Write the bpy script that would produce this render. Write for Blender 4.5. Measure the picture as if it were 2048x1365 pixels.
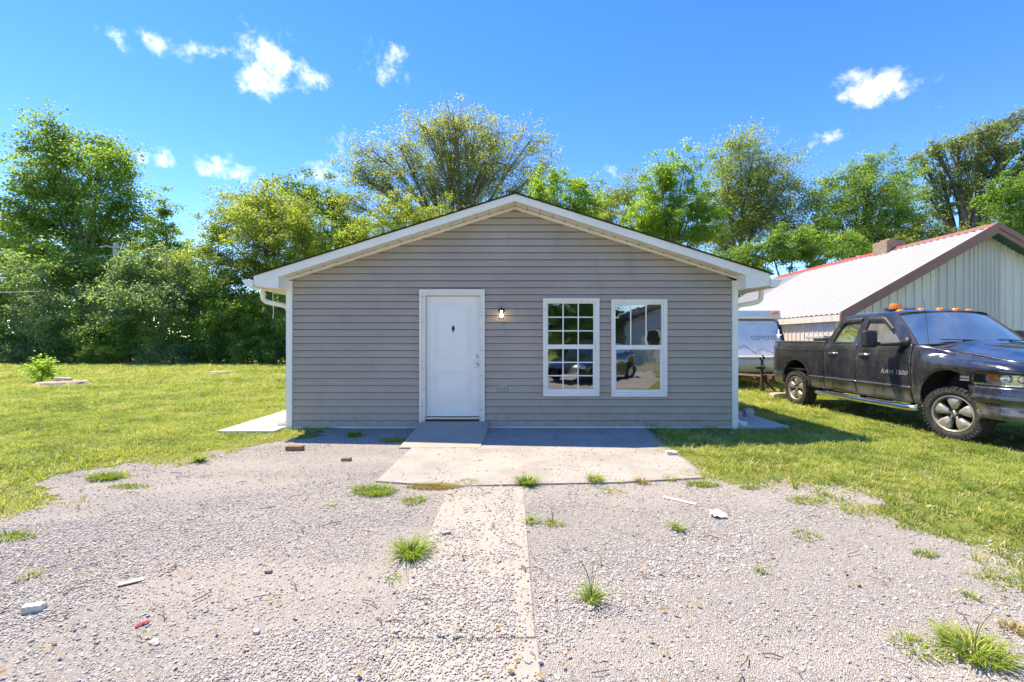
import bpy, bmesh, math, random
import numpy as np
from mathutils import Vector, Matrix, Euler
from mathutils.geometry import tessellate_polygon

for o in list(bpy.data.objects): bpy.data.objects.remove(o, do_unlink=True)
SC = bpy.context.scene
COL = SC.collection
R = math.radians
rnd = random.Random(7)

# ------------------------------------------------------------------ camera
F = 893.0; CH = 1.45                       # focal length in photo pixels (2048 wide), eye height
cam = bpy.data.cameras.new('camera'); cam.sensor_width = 36.0; cam.lens = F / 2048 * 36.0
cam.clip_start = 0.05; cam.clip_end = 2000
camo = bpy.data.objects.new('camera', cam); COL.objects.link(camo)
camo.location = (0, 0, CH); camo.rotation_euler = (R(90), 0, 0)
SC.camera = camo

# ------------------------------------------------------------------ light
SUNV = Vector((-0.42, 0.28, 1.0)).normalized()
SUN_EL = math.asin(SUNV.z); SUN_AZ = math.atan2(SUNV.x, SUNV.y)
sun = bpy.data.lights.new('sun', 'SUN'); sun.energy = 2.8; sun.angle = R(0.53); sun.color = (1.0, 0.965, 0.915)
suno = bpy.data.objects.new('sun', sun); COL.objects.link(suno)
suno.rotation_euler = (-SUNV).to_track_quat('-Z', 'Y').to_euler(); suno.location = (-20, 20, 50)

W = bpy.data.worlds.new('World'); SC.world = W; W.use_nodes = True
def nd(nt, typ, **kw):
    n = nt.nodes.new(typ)
    ins = kw.pop('i', {})
    for k, v in kw.items(): setattr(n, k, v)
    for k, v in ins.items():
        if hasattr(v, 'is_output') or isinstance(v, bpy.types.NodeSocket): nt.links.new(v, n.inputs[k])
        else: n.inputs[k].default_value = v
    return n
def mth(nt, op, a, b=0.0, c=0.0, clamp=False):
    n = nt.nodes.new('ShaderNodeMath'); n.operation = op; n.use_clamp = clamp
    for k, v in enumerate((a, b, c)):
        if isinstance(v, bpy.types.NodeSocket): nt.links.new(v, n.inputs[k])
        else: n.inputs[k].default_value = v
    return n.outputs[0]
def vm(nt, op, a, b=None, scale=None):
    n = nt.nodes.new('ShaderNodeVectorMath'); n.operation = op
    for k, v in enumerate((a, b)):
        if v is None: continue
        if isinstance(v, bpy.types.NodeSocket): nt.links.new(v, n.inputs[k])
        else: n.inputs[k].default_value = v
    if scale is not None: n.inputs['Scale'].default_value = scale
    return n.outputs['Value'] if op in ('DOT_PRODUCT', 'LENGTH') else n.outputs[0]
def mixc(nt, fac, a, b, mode='MIX'):
    n = nt.nodes.new('ShaderNodeMix'); n.data_type = 'RGBA'; n.blend_type = mode
    for k, v in ((0, fac), (6, a), (7, b)):
        if isinstance(v, bpy.types.NodeSocket): nt.links.new(v, n.inputs[k])
        elif k == 0: n.inputs[0].default_value = v
        else: n.inputs[k].default_value = (*v, 1) if len(v) == 3 else v
    return n.outputs[2]
def smooth(nt, v, lo, hi, a=0.0, b=1.0):
    n = nt.nodes.new('ShaderNodeMapRange'); n.interpolation_type = 'SMOOTHSTEP'
    nt.links.new(v, n.inputs[0])
    for k, x in zip((1, 2, 3, 4), (lo, hi, a, b)): n.inputs[k].default_value = x
    return n.outputs[0]

def build_world():
    nt = W.node_tree; nt.nodes.clear()
    sky = nd(nt, 'ShaderNodeTexSky', sky_type='NISHITA')
    sky.sun_disc = False; sky.sun_elevation = SUN_EL; sky.sun_rotation = SUN_AZ
    sky.air_density = 0.9; sky.dust_density = 0.0; sky.ozone_density = 4.0; sky.altitude = 1500
    hs = nd(nt, 'ShaderNodeHueSaturation', i={'Saturation': 1.31, 'Value': 1.0, 'Hue': 0.514, 'Color': sky.outputs[0]})
    d0 = nd(nt, 'ShaderNodeTexCoord').outputs['Generated']
    w1 = nd(nt, 'ShaderNodeTexNoise', i={'Vector': d0, 'Scale': 9.0, 'Detail': 5.0, 'Roughness': 0.6})
    warp = vm(nt, 'SCALE', vm(nt, 'SUBTRACT', w1.outputs['Color'], (0.5, 0.5, 0.5)), scale=0.07)
    dv = vm(nt, 'ADD', d0, warp)
    n1 = nd(nt, 'ShaderNodeTexNoise', i={'Vector': d0, 'Scale': 26.0, 'Detail': 9.0, 'Roughness': 0.66}).outputs['Fac']
    # cumulus scraps: (image-like bearing of centre, half width, half height, weight)
    C = [(340,80,52,22,1.0),(405,97,40,12,.7),(240,72,28,16,.45),(160,55,28,10,.35),(535,120,72,42,1.0),(520,165,60,26,1.05),(590,135,52,36,.7),(515,75,45,26,.45),
         (575,82,36,22,.4),(653,165,18,15,.8),(780,135,48,30,.72),(1740,180,90,28,1.15),(1800,175,58,22,.9),(1715,160,40,20,.9),(1650,195,20,14,.45),
         (1655,275,40,13,.75),(1708,238,17,7,.5),(1565,255,16,8,.35),(1868,222,16,8,.3),(320,322,46,15,.85),(440,335,52,20,.95),(625,350,50,22,.9),(640,325,24,9,.5),
         (1215,352,50,14,.4),(700,300,30,20,.2)]
    blobs = []                               # centre bearing, elevation, half sizes in radians
    for px, py, rx, ry, w in C:
        dd = Vector(((px - 1024) / F, 1, (682 - py) / F)).normalized(); k = math.hypot(px - 1024, F)
        blobs.append((math.atan2(dd.x, dd.y), math.asin(dd.z), rx * F / (k * k) * .95, ry / k * 1.0, w))
    rr = random.Random(3)
    for k in range(12):                      # the same scattered scraps carry on round the rest of the sky
        blobs.append((R(rr.choice((-1, 1)) * rr.uniform(62, 170)), R(rr.uniform(15, 55)), rr.uniform(.04, .10), rr.uniform(.014, .035), rr.uniform(.5, 1.0)))
    sp = nd(nt, 'ShaderNodeSeparateXYZ', i={0: dv}).outputs
    uv = nd(nt, 'ShaderNodeCombineXYZ', i={0: mth(nt, 'ARCTAN2', sp[0], sp[1]), 1: mth(nt, 'ARCSINE', sp[2])}).outputs[0]
    acc = None
    for u, v, a, b, w in blobs:
        n = nd(nt, 'ShaderNodeVectorMath', operation='MULTIPLY_ADD', i={0: uv, 1: (1 / a, 1 / b, 0), 2: (-u / a, -v / b, 0)})
        f = mth(nt, 'MULTIPLY_ADD', vm(nt, 'DOT_PRODUCT', n.outputs[0], n.outputs[0]), -.55 * w, w)
        acc = f if acc is None else mth(nt, 'MAXIMUM', acc, f)
    acc = mth(nt, 'MAXIMUM', acc, -0.6)
    dens = mth(nt, 'ADD', acc, mth(nt, 'MULTIPLY_ADD', n1, 3.9, -2.14))
    al = smooth(nt, dens, 0.0, 2.5)
    col = mixc(nt, mth(nt, 'MULTIPLY', al, 0.93), hs.outputs[0], (6.6, 6.7, 7.1))
    bg = nd(nt, 'ShaderNodeBackground', i={'Color': col, 'Strength': 0.15})
    out = nd(nt, 'ShaderNodeOutputWorld'); nt.links.new(bg.outputs[0], out.inputs[0])
build_world()
W.cycles.sampling_method = 'MANUAL'; W.cycles.sample_map_resolution = 512
SC.render.engine = 'CYCLES'
SC.view_settings.view_transform = 'Standard'; SC.view_settings.look = 'None'
SC.view_settings.exposure = 1.68; SC.view_settings.gamma = 1.0; SC.view_settings.use_curve_mapping = False
SC.view_settings.use_white_balance = True; SC.view_settings.white_balance_temperature = 8900; SC.view_settings.white_balance_tint = 9   # camera balanced for open shade
SC.cycles.max_bounces = 8; SC.cycles.diffuse_bounces = 4; SC.cycles.transparent_max_bounces = 8

# ------------------------------------------------------------------ helpers
def s2l(c):
    return tuple((x / 12.92 if x <= .04045 else ((x + .055) / 1.055) ** 2.4) for x in [v / 255 for v in c])
def WX(px, Y): return (px - 1024) * Y / F
def WZ(py, Y): return CH - (py - 682) * Y / F
def G(px, py, z=0.0):
    Y = F * (CH - z) / (py - 682); return ((px - 1024) * Y / F, Y)

class MB:
    def __init__(s): s.v = []; s.f = []; s.mi = []
    def add(s, vs, fs, mi=0):
        o = len(s.v); s.v += [tuple(p) for p in vs]
        s.f += [tuple(i + o for i in f) for f in fs]; s.mi += [mi] * len(fs); return s
    def box(s, x0, x1, y0, y1, z0, z1, mi=0):
        v = [(x0,y0,z0),(x1,y0,z0),(x1,y1,z0),(x0,y1,z0),(x0,y0,z1),(x1,y0,z1),(x1,y1,z1),(x0,y1,z1)]
        return s.add(v, [(3,2,1,0),(4,5,6,7),(0,1,5,4),(1,2,6,5),(2,3,7,6),(3,0,4,7)], mi)
    def prism(s, pts, off, mi=0):               # polygon (3D points) extruded by vector
        n = len(pts); off = Vector(off)
        v = [Vector(p) for p in pts]; v2 = [p + off for p in v]
        fs = [tuple(range(n))[::-1], tuple(range(n, 2 * n))] + [(i, (i + 1) % n, (i + 1) % n + n, i + n) for i in range(n)]
        return s.add(v + v2, fs, mi)
    def tube(s, pts, rad, n=8, cap=True, mi=0, sx=1.0, up=None):
        pts = [Vector(p) for p in pts]; m = len(pts)
        if not hasattr(rad, '__len__'): rad = [rad] * m
        vs = []; prev = None
        for k, p in enumerate(pts):
            t = (pts[min(k + 1, m - 1)] - pts[max(k - 1, 0)]).normalized()
            if up is not None: a = Vector(up)
            elif prev is None: a = Vector((0, 0, 1)) if abs(t.z) < .9 else Vector((1, 0, 0))
            else: a = prev
            x = t.cross(a).normalized(); y = x.cross(t).normalized(); prev = y
            for i in range(n):
                an = 2 * math.pi * i / n
                vs.append(p + (x * math.cos(an) * sx + y * math.sin(an)) * rad[k])
        fs = [(k * n + i, k * n + (i + 1) % n, (k + 1) * n + (i + 1) % n, (k + 1) * n + i) for k in range(m - 1) for i in range(n)]
        if cap: fs += [tuple(range(n))[::-1], tuple(range((m - 1) * n, m * n))]
        return s.add(vs, fs, mi)
    def lathe(s, prof, n=32, M=None, mi=0, closed=False):   # profile (r, h) about Z, transformed by M
        M = M or Matrix(); m = len(prof); vs = []
        for r, h in prof:
            for i in range(n):
                a = 2 * math.pi * i / n; vs.append(M @ Vector((r * math.cos(a), r * math.sin(a), h)))
        rng = range(m) if closed else range(m - 1)
        fs = [(k * n + i, k * n + (i + 1) % n, ((k + 1) % m) * n + (i + 1) % n, ((k + 1) % m) * n + i) for k in rng for i in range(n)]
        return s.add(vs, fs, mi)
    def grid(s, rows, mi=0, closed=False):      # rows of equal-length point lists
        n = len(rows[0]); vs = [p for r in rows for p in r]
        fs = [(k * n + i, k * n + i + 1, (k + 1) * n + i + 1, (k + 1) * n + i) for k in range(len(rows) - 1) for i in range(n - 1)]
        return s.add(vs, fs, mi)
    def xf(s, M):
        s.v = [tuple(M @ Vector(p)) for p in s.v]; return s
    def mesh(s, name, mats, smooth=False):
        me = bpy.data.meshes.new(name); me.from_pydata(s.v, [], s.f)
        for m in (mats if isinstance(mats, (list, tuple)) else [mats]): me.materials.append(m)
        if len(me.materials) > 1: me.polygons.foreach_set('material_index', s.mi)
        if smooth: me.polygons.foreach_set('use_smooth', [True] * len(me.polygons))
        me.update(); return me
    def build(s, name, mats, parent=None, smooth=False, bevel=0, auto=False, fixn=True):
        me = s.mesh(name, mats, smooth)
        if fixn:
            bm = bmesh.new(); bm.from_mesh(me); bmesh.ops.recalc_face_normals(bm, faces=bm.faces); bm.to_mesh(me); bm.free()
        if auto: me.set_sharp_from_angle(angle=R(38))
        return link(name, me, parent, bevel)
def link(name, data, parent=None, bevel=0):
    o = bpy.data.objects.new(name, data); COL.objects.link(o)
    if parent is not None:
        o.parent = parent
        w = parent['_loc'] if '_loc' in parent else None
        if w is not None: o.matrix_parent_inverse = Matrix.Translation(Vector(w)).inverted()
    if bevel:
        b = o.modifiers.new('bevel', 'BEVEL'); b.width = bevel; b.segments = 2; b.limit_method = 'ANGLE'; b.angle_limit = R(40)
    return o
def thing(name, label, cat, loc=(0, 0, 0), group=None):
    o = bpy.data.objects.new(name, None); COL.objects.link(o); o.location = loc; o['_loc'] = list(loc)
    o.empty_display_size = .2
    return tag(o, label, cat, group)
def tag(o, label=None, cat=None, group=None, kind=None):
    if label: o['label'] = label
    if cat: o['category'] = cat
    if group: o['group'] = group
    if kind: o['kind'] = kind
    return o

# ------------------------------------------------------------------ materials
def mat(name):
    m = bpy.data.materials.new(name); m.use_nodes = True; nt = m.node_tree
    return m, nt, nt.nodes['Principled BSDF']
def obj_noise(nt, scale, detail=4, rough=.6, coord='Object', vec=None):
    v = vec or nd(nt, 'ShaderNodeTexCoord').outputs[coord]
    return nd(nt, 'ShaderNodeTexNoise', i={'Vector': v, 'Scale': scale, 'Detail': detail, 'Roughness': rough}).outputs['Fac']
def bump(nt, b, h, strength=.3, dist=.01):
    n = nd(nt, 'ShaderNodeBump', i={'Strength': strength, 'Distance': dist, 'Height': h}); nt.links.new(n.outputs[0], b.inputs['Normal'])
def simple(name, col, rough=.5, metal=0, var=.12, vscale=3.0, bmp=0, bscale=60, spec=.5, dirt=None, dirtamt=.4, coat=0):
    m, nt, b = mat(name)
    n = obj_noise(nt, vscale, 6, .65)
    lo = tuple(c * (1 - var) for c in col); hi = tuple(min(1, c * (1 + var)) for c in col)
    c = mixc(nt, smooth(nt, n, .3, .7), lo, hi)
    if dirt:
        n2 = obj_noise(nt, vscale * 2.7, 8, .7)
        c = mixc(nt, mth(nt, 'MULTIPLY', smooth(nt, n2, .48, .75), dirtamt), c, dirt)
    nt.links.new(c, b.inputs['Base Color'])
    b.inputs['Roughness'].default_value = rough; b.inputs['Metallic'].default_value = metal; b.inputs['Specular IOR Level'].default_value = spec
    if coat: b.inputs['Coat Weight'].default_value = coat; b.inputs['Coat Roughness'].default_value = .08
    if bmp: bump(nt, b, obj_noise(nt, bscale, 5), bmp, .01)
    return m
M = {}
def m_siding():
    m = simple('taupe vinyl siding', (.41, .332, .268), .5, var=.07, vscale=.9, dirt=(.30, .25, .20), dirtamt=.35, bmp=.08, bscale=14)
    nt = m.node_tree; b = nt.nodes['Principled BSDF']; old = b.inputs['Base Color'].links[0].from_socket
    tc = nd(nt, 'ShaderNodeTexCoord').outputs['Object']; z = nd(nt, 'ShaderNodeSeparateXYZ', i={0: tc}).outputs[2]
    mp = nd(nt, 'ShaderNodeMapping', i={'Vector': tc, 'Scale': (1, 1, .25)}).outputs[0]
    spl = mth(nt, 'MULTIPLY', smooth(nt, obj_noise(nt, 9, 7, .7, vec=tc), .45, .72), smooth(nt, z, .5, .05))      # mud splash thrown up from the ground
    stk = mth(nt, 'MULTIPLY', smooth(nt, obj_noise(nt, 3.5, 5, .6, vec=mp), .55, .8), .25)
    nt.links.new(mixc(nt, mth(nt, 'ADD', mth(nt, 'MULTIPLY', spl, .55), stk, clamp=True), old, (.22, .18, .14)), b.inputs['Base Color']); return m
M['siding'] = m_siding()
M['white'] = simple('white trim', (.84, .80, .735), .42, var=.03, dirt=(.5, .47, .4), dirtamt=.22, vscale=2.0)
M['soffit'] = simple('cream soffit', (.76, .71, .63), .5, var=.04)
M['door'] = simple('door paint', (.83, .80, .745), .4, var=.02, dirt=(.55, .53, .47), dirtamt=.15, vscale=1.5)
M['frame'] = simple('door frame paint', (.74, .69, .60), .5, var=.05, dirt=(.42, .39, .32), dirtamt=.35, vscale=5)
M['dark'] = simple('dark interior', (.05, .048, .045), .9, var=.2)
M['sheath'] = simple('sheathing', (.10, .09, .08), .9)
M['black'] = simple('black metal', (.015, .015, .015), .4, var=.2)
M['rubber'] = simple('rubber', (.03, .029, .027), .85, var=.3, vscale=8, dirt=(.16, .145, .125), dirtamt=.75, bmp=.2, bscale=90)
M['nickel'] = simple('nickel', (.6, .58, .54), .25, metal=1)
M['chrome'] = simple('chrome', (.75, .75, .76), .14, metal=1, dirt=(.25, .23, .2), dirtamt=.5, vscale=6)
M['plastic'] = simple('black plastic', (.028, .028, .03), .55, var=.2, dirt=(.12, .11, .1), dirtamt=.3)
M['amber'] = simple('amber lens', (.85, .25, .02), .2, var=.1, coat=.6)
M['redlens'] = simple('red lens', (.35, .015, .01), .2, coat=.6)
M['rust'] = simple('rusty steel', (.10, .065, .045), .85, var=.4, vscale=9, dirt=(.2, .09, .04), dirtamt=.8)
M['brown'] = simple('brown trim metal', (.27, .11, .075), .45, var=.1)
M['redtrim'] = simple('red ridge metal', (.42, .06, .05), .45, var=.1)
M['teal'] = simple('teal soffit boards', (.02, .10, .13), .55, var=.2)
M['greybox'] = simple('grey outlet cover', (.30, .34, .30), .5)
M['diamond'] = simple('aluminium toolbox', (.72, .72, .72), .33, metal=.9, dirt=(.4, .38, .35), dirtamt=.4, vscale=8)

def m_glass():
    m, nt, b = mat('window glass'); nt.nodes.remove(b)
    gl = nd(nt, 'ShaderNodeBsdfGlossy', i={'Color': (.9, .95, .95, 1), 'Roughness': .012})
    nz = nd(nt, 'ShaderNodeBump', i={'Strength': .06, 'Distance': .02, 'Height': obj_noise(nt, 3.0, 2)})
    nt.links.new(nz.outputs[0], gl.inputs['Normal'])
    tr = nd(nt, 'ShaderNodeBsdfTransparent', i={'Color': (.72, .76, .74, 1)})
    lw = nd(nt, 'ShaderNodeLayerWeight', i={'Blend': .25}).outputs['Fresnel']
    fac = mth(nt, 'ADD', mth(nt, 'MULTIPLY', lw, .7), .30, clamp=True)
    mx = nd(nt, 'ShaderNodeMixShader', i={0: fac, 1: tr.outputs[0], 2: gl.outputs[0]})
    nt.links.new(mx.outputs[0], nt.nodes['Material Output'].inputs[0]); return m
M['glass'] = m_glass()
def m_carglass():
    m, nt, b = mat('tinted car glass'); nt.nodes.remove(b)
    gl = nd(nt, 'ShaderNodeBsdfGlossy', i={'Color': (.92, .92, .80, 1), 'Roughness': .03})
    tr = nd(nt, 'ShaderNodeBsdfTransparent', i={'Color': (.30, .33, .33, 1)})
    lw = nd(nt, 'ShaderNodeLayerWeight', i={'Blend': .35}).outputs['Fresnel']
    df = nd(nt, 'ShaderNodeBsdfDiffuse', i={'Color': (.6, .58, .53, 1)})  # dust film; its pale diffuse also stands in for a whitish reflection
    mx0 = nd(nt, 'ShaderNodeMixShader', i={0: mth(nt, 'MULTIPLY_ADD', smooth(nt, obj_noise(nt, 2.5, 5), .2, .75), .28, .10), 1: tr.outputs[0], 2: df.outputs[0]})
    mx = nd(nt, 'ShaderNodeMixShader', i={0: mth(nt, 'ADD', mth(nt, 'MULTIPLY', lw, .62), .06, clamp=True), 1: mx0.outputs[0], 2: gl.outputs[0]})
    nt.links.new(mx.outputs[0], nt.nodes['Material Output'].inputs[0]); return m
M['carglass'] = m_carglass()
def m_lens():
    m, nt, b = mat('clear lens'); nt.nodes.remove(b)
    gl = nd(nt, 'ShaderNodeBsdfGlossy', i={'Roughness': .04}); tr = nd(nt, 'ShaderNodeBsdfTransparent', i={'Color': (.88, .88, .84, 1)})
    lw = nd(nt, 'ShaderNodeLayerWeight', i={'Blend': .3}).outputs['Fresnel']
    mx = nd(nt, 'ShaderNodeMixShader', i={0: mth(nt, 'ADD', mth(nt, 'MULTIPLY', lw, .7), .06, clamp=True), 1: tr.outputs[0], 2: gl.outputs[0]})
    nt.links.new(mx.outputs[0], nt.nodes['Material Output'].inputs[0]); return m
M['lens'] = m_lens()
def m_paint():                                # dusty black truck paint
    m, nt, b = mat('dusty black paint')
    tc = nd(nt, 'ShaderNodeTexCoord').outputs['Object']
    sep = nd(nt, 'ShaderNodeSeparateXYZ', i={0: tc}).outputs
    mp = nd(nt, 'ShaderNodeMapping', i={'Vector': tc, 'Scale': (1, 1, .45)}).outputs[0]
    n1 = obj_noise(nt, 3.2, 8, .68, vec=mp); n2 = obj_noise(nt, 14, 6, .7, vec=tc)
    dust = mth(nt, 'MULTIPLY', smooth(nt, n1, .36, .70), .17)
    dust = mth(nt, 'ADD', dust, mth(nt, 'MULTIPLY', smooth(nt, n2, .45, .8), .13))
    low = smooth(nt, sep[2], .78, .45)       # road dirt thrown up by the tyres, below the moulding
    dust = mth(nt, 'ADD', dust, mth(nt, 'MULTIPLY', low, mth(nt, 'MULTIPLY', smooth(nt, n1, .25, .6), .55)), clamp=True)
    sp = nd(nt, 'ShaderNodeTexVoronoi', i={'Vector': tc, 'Scale': 42.0}).outputs['Distance']
    spm = mth(nt, 'MULTIPLY', smooth(nt, sp, .24, .14), smooth(nt, obj_noise(nt, 1.7, 3, vec=tc), .56, .66))
    spm = mth(nt, 'MULTIPLY', spm, smooth(nt, sep[2], 1.15, .95))
    c = mixc(nt, dust, (.011, .012, .018), (.24, .22, .195)); c = mixc(nt, mth(nt, 'MULTIPLY', spm, .75), c, (.34, .31, .26))
    nt.links.new(c, b.inputs['Base Color'])
    nt.links.new(mth(nt, 'MULTIPLY_ADD', dust, .55, .16), b.inputs['Roughness'])
    b.inputs['Coat Weight'].default_value = 1.0; b.inputs['Coat Roughness'].default_value = .045
    b.inputs['Specular IOR Level'].default_value = .6
    return m
M['paint'] = m_paint()
M['alloy'] = simple('dirty alloy', (.50, .46, .40), .38, metal=.55, var=.12, vscale=10, dirt=(.26, .21, .15), dirtamt=.6)

def m_concrete(name, col, stain, amt=.5, scale=1.6):
    m, nt, b = mat(name); tc = nd(nt, 'ShaderNodeTexCoord').outputs['Object']
    n1 = obj_noise(nt, scale, 8, .65, vec=tc); n2 = obj_noise(nt, 38, 6, .75, vec=tc); n3 = obj_noise(nt, 6, 6, .7, vec=tc)
    c = mixc(nt, mth(nt, 'MULTIPLY', smooth(nt, n1, .38, .68), amt), col, stain)
    c = mixc(nt, mth(nt, 'MULTIPLY', smooth(nt, n2, .52, .74), .55), c, tuple(x * .45 for x in col))
    c = mixc(nt, mth(nt, 'MULTIPLY', smooth(nt, n3, .58, .78), .4), c, tuple(x * .6 for x in stain))
    nt.links.new(c, b.inputs['Base Color']); b.inputs['Roughness'].default_value = .9; b.inputs['Specular IOR Level'].default_value = .2
    bump(nt, b, mth(nt, 'ADD', n2, mth(nt, 'MULTIPLY', n3, .6)), .35, .008); return m
M['pad'] = m_concrete('pad concrete', (.37, .35, .325), (.26, .245, .225), .75)
M['ramp'] = m_concrete('ramp concrete', (.40, .36, .31), (.30, .27, .23), .35)
M['slab'] = m_concrete('pale slab concrete', (.50, .48, .45), (.42, .40, .37), .35, .8)
M['walk'] = m_concrete('buried walk concrete', (.37, .345, .31), (.31, .29, .26), .6)
M['asphalt'] = m_concrete('road asphalt', (.22, .215, .21), (.16, .155, .15), .5)

def m_ground():                               # soil and thatch under the grass
    m, nt, b = mat('lawn soil'); tc = nd(nt, 'ShaderNodeTexCoord').outputs['Object']
    n1 = obj_noise(nt, .45, 7, .65, vec=tc); n2 = obj_noise(nt, 18, 7, .75, vec=tc); n3 = obj_noise(nt, 2.3, 6, .7, vec=tc)
    c = mixc(nt, smooth(nt, n2, .35, .7), (.13, .165, .035), (.27, .29, .075))
    c = mixc(nt, mth(nt, 'MULTIPLY', smooth(nt, n3, .54, .74), .6), c, (.36, .31, .19))
    c = mixc(nt, mth(nt, 'MULTIPLY', smooth(nt, n1, .55, .75), .35), c, (.29, .28, .10))
    nt.links.new(c, b.inputs['Base Color']); b.inputs['Roughness'].default_value = .95; b.inputs['Specular IOR Level'].default_value = .1
    bump(nt, b, n2, .8, .05); return m
M['ground'] = m_ground()
def m_gravel():
    m, nt, b = mat('crushed limestone'); tc = nd(nt, 'ShaderNodeTexCoord').outputs['Object']
    wv = nd(nt, 'ShaderNodeTexNoise', i={'Vector': tc, 'Scale': 50.0, 'Detail': 2.0}).outputs['Color']
    wc = vm(nt, 'ADD', tc, vm(nt, 'SCALE', vm(nt, 'SUBTRACT', wv, (.5, .5, .5)), scale=.012))
    vo = nd(nt, 'ShaderNodeTexVoronoi', i={'Vector': wc, 'Scale': 92.0, 'Randomness': 1.0})
    vd = nd(nt, 'ShaderNodeTexVoronoi', feature='DISTANCE_TO_EDGE', i={'Vector': wc, 'Scale': 92.0})
    v2 = nd(nt, 'ShaderNodeTexVoronoi', i={'Vector': wc, 'Scale': 230.0})
    g = nd(nt, 'ShaderNodeSeparateColor', i={0: vo.outputs['Color']}).outputs
    mpg = nd(nt, 'ShaderNodeMapping', i={'Vector': tc, 'Rotation': (0, 0, -.55), 'Scale': (.45, 1.7, 1)}).outputs[0]
    n1 = obj_noise(nt, .75, 6, .6, vec=mpg); n3 = obj_noise(nt, 1.5, 6, .7, vec=tc)
    c = mixc(nt, g[0], (.375, .358, .335), (.545, .525, .50))
    c = mixc(nt, mth(nt, 'MULTIPLY', smooth(nt, g[1], .68, .9), .6), c, (.34, .29, .25))
    c = mixc(nt, mth(nt, 'MULTIPLY', smooth(nt, g[2], .82, .95), .7), c, (.20, .20, .21))
    c = mixc(nt, smooth(nt, vd.outputs['Distance'], .10, .0, 0, .5), c, (.20, .18, .15))  # shade in the crevices between stones, put into the colour
    c = mixc(nt, mth(nt, 'MULTIPLY', smooth(nt, n1, .45, .60), .7), c, (.50, .46, .415))     # tan fines worked up between the stones
    c = mixc(nt, mth(nt, 'MULTIPLY', smooth(nt, n3, .58, .75), .35), c, (.40, .345, .28))
    nt.links.new(c, b.inputs['Base Color']); b.inputs['Roughness'].default_value = .92; b.inputs['Specular IOR Level'].default_value = .15
    h = mth(nt, 'ADD', smooth(nt, vd.outputs['Distance'], 0, .35), mth(nt, 'MULTIPLY', v2.outputs['Distance'], -.35))
    bump(nt, b, h, .75, .014); return m
M['gravel'] = m_gravel()

def tint_attr(nt, typ):
    return nd(nt, 'ShaderNodeAttribute', attribute_name='tint', attribute_type=typ).outputs['Fac']
def m_leaf(name, c0, c1, c2, trans=.64, typ='GEOMETRY', rough=.5):
    m, nt, b = mat(name); t = tint_attr(nt, typ)
    c = mixc(nt, smooth(nt, t, 0, .55), c0, c1); c = mixc(nt, smooth(nt, t, .6, 1.0), c, c2)
    nt.links.new(c, b.inputs['Base Color']); b.inputs['Roughness'].default_value = rough; b.inputs['Specular IOR Level'].default_value = .3
    tr = nd(nt, 'ShaderNodeBsdfTranslucent'); nt.links.new(mixc(nt, 1.0, c, (1.6, 1.6, .7), 'MULTIPLY'), tr.inputs[0])
    mx = nd(nt, 'ShaderNodeMixShader', i={0: trans, 1: b.outputs[0], 2: tr.outputs[0]})
    nt.links.new(mx.outputs[0], nt.nodes['Material Output'].inputs[0]); return m
L = {}
L['mid'] = m_leaf('mid green leaf', (.115, .205, .06), (.21, .335, .095), (.36, .47, .14))
L['dark'] = m_leaf('dark green leaf', (.09, .175, .06), (.165, .285, .085), (.28, .40, .12))
L['yellow'] = m_leaf('yellow green leaf', (.17, .235, .06), (.31, .385, .10), (.47, .53, .17))
L['olive'] = m_leaf('olive leaf', (.155, .21, .075), (.275, .335, .12), (.42, .43, .17))
L['rusty'] = m_leaf('olive and rust leaf', (.175, .22, .08), (.30, .345, .13), (.46, .36, .15))
L['grey'] = m_leaf('grey green leaf', (.13, .205, .125), (.235, .335, .20), (.40, .49, .29))
L['bright'] = m_leaf('bright green leaf', (.14, .24, .055), (.24, .38, .085), (.40, .53, .13))
L['oak'] = m_leaf('oak leaf', (.125, .18, .08), (.23, .295, .125), (.42, .45, .22))
L['grass'] = m_leaf('grass blade', (.17, .245, .06), (.355, .43, .12), (.58, .52, .29), .40, 'INSTANCER')
L['weed'] = m_leaf('weed blade', (.13, .22, .035), (.26, .36, .055), (.46, .43, .13), .35, 'GEOMETRY')
L['dry'] = m_leaf('dry grass blade', (.24, .14, .06), (.38, .26, .12), (.34, .32, .11), .3, 'GEOMETRY')
L['stone'] = None
def m_stone():
    m, nt, b = mat('limestone chip'); t = tint_attr(nt, 'INSTANCER')
    c = mixc(nt, smooth(nt, t, 0, .5), (.305, .292, .275), (.475, .458, .435)); c = mixc(nt, smooth(nt, t, .5, .85), c, (.58, .562, .54)); c = mixc(nt, smooth(nt, t, .9, 1.0), c, (.44, .38, .32))
    n = obj_noise(nt, 2.0, 4)
    c = mixc(nt, mth(nt, 'MULTIPLY', n, .25), c, (.22, .2, .18))
    nt.links.new(c, b.inputs['Base Color']); b.inputs['Roughness'].default_value = .9; b.inputs['Specular IOR Level'].default_value = .2; return m
M['stone'] = m_stone()
M['rock'] = simple('pale rock', (.52, .49, .45), .9, var=.2, vscale=20, bmp=.5, bscale=40)
M['bark'] = simple('grey brown bark', (.19, .16, .13), .95, var=.35, vscale=4, bmp=.8, bscale=14)
M['darkbark'] = simple('dark bark', (.12, .10, .085), .95, var=.35, vscale=4, bmp=.8, bscale=14)

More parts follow.
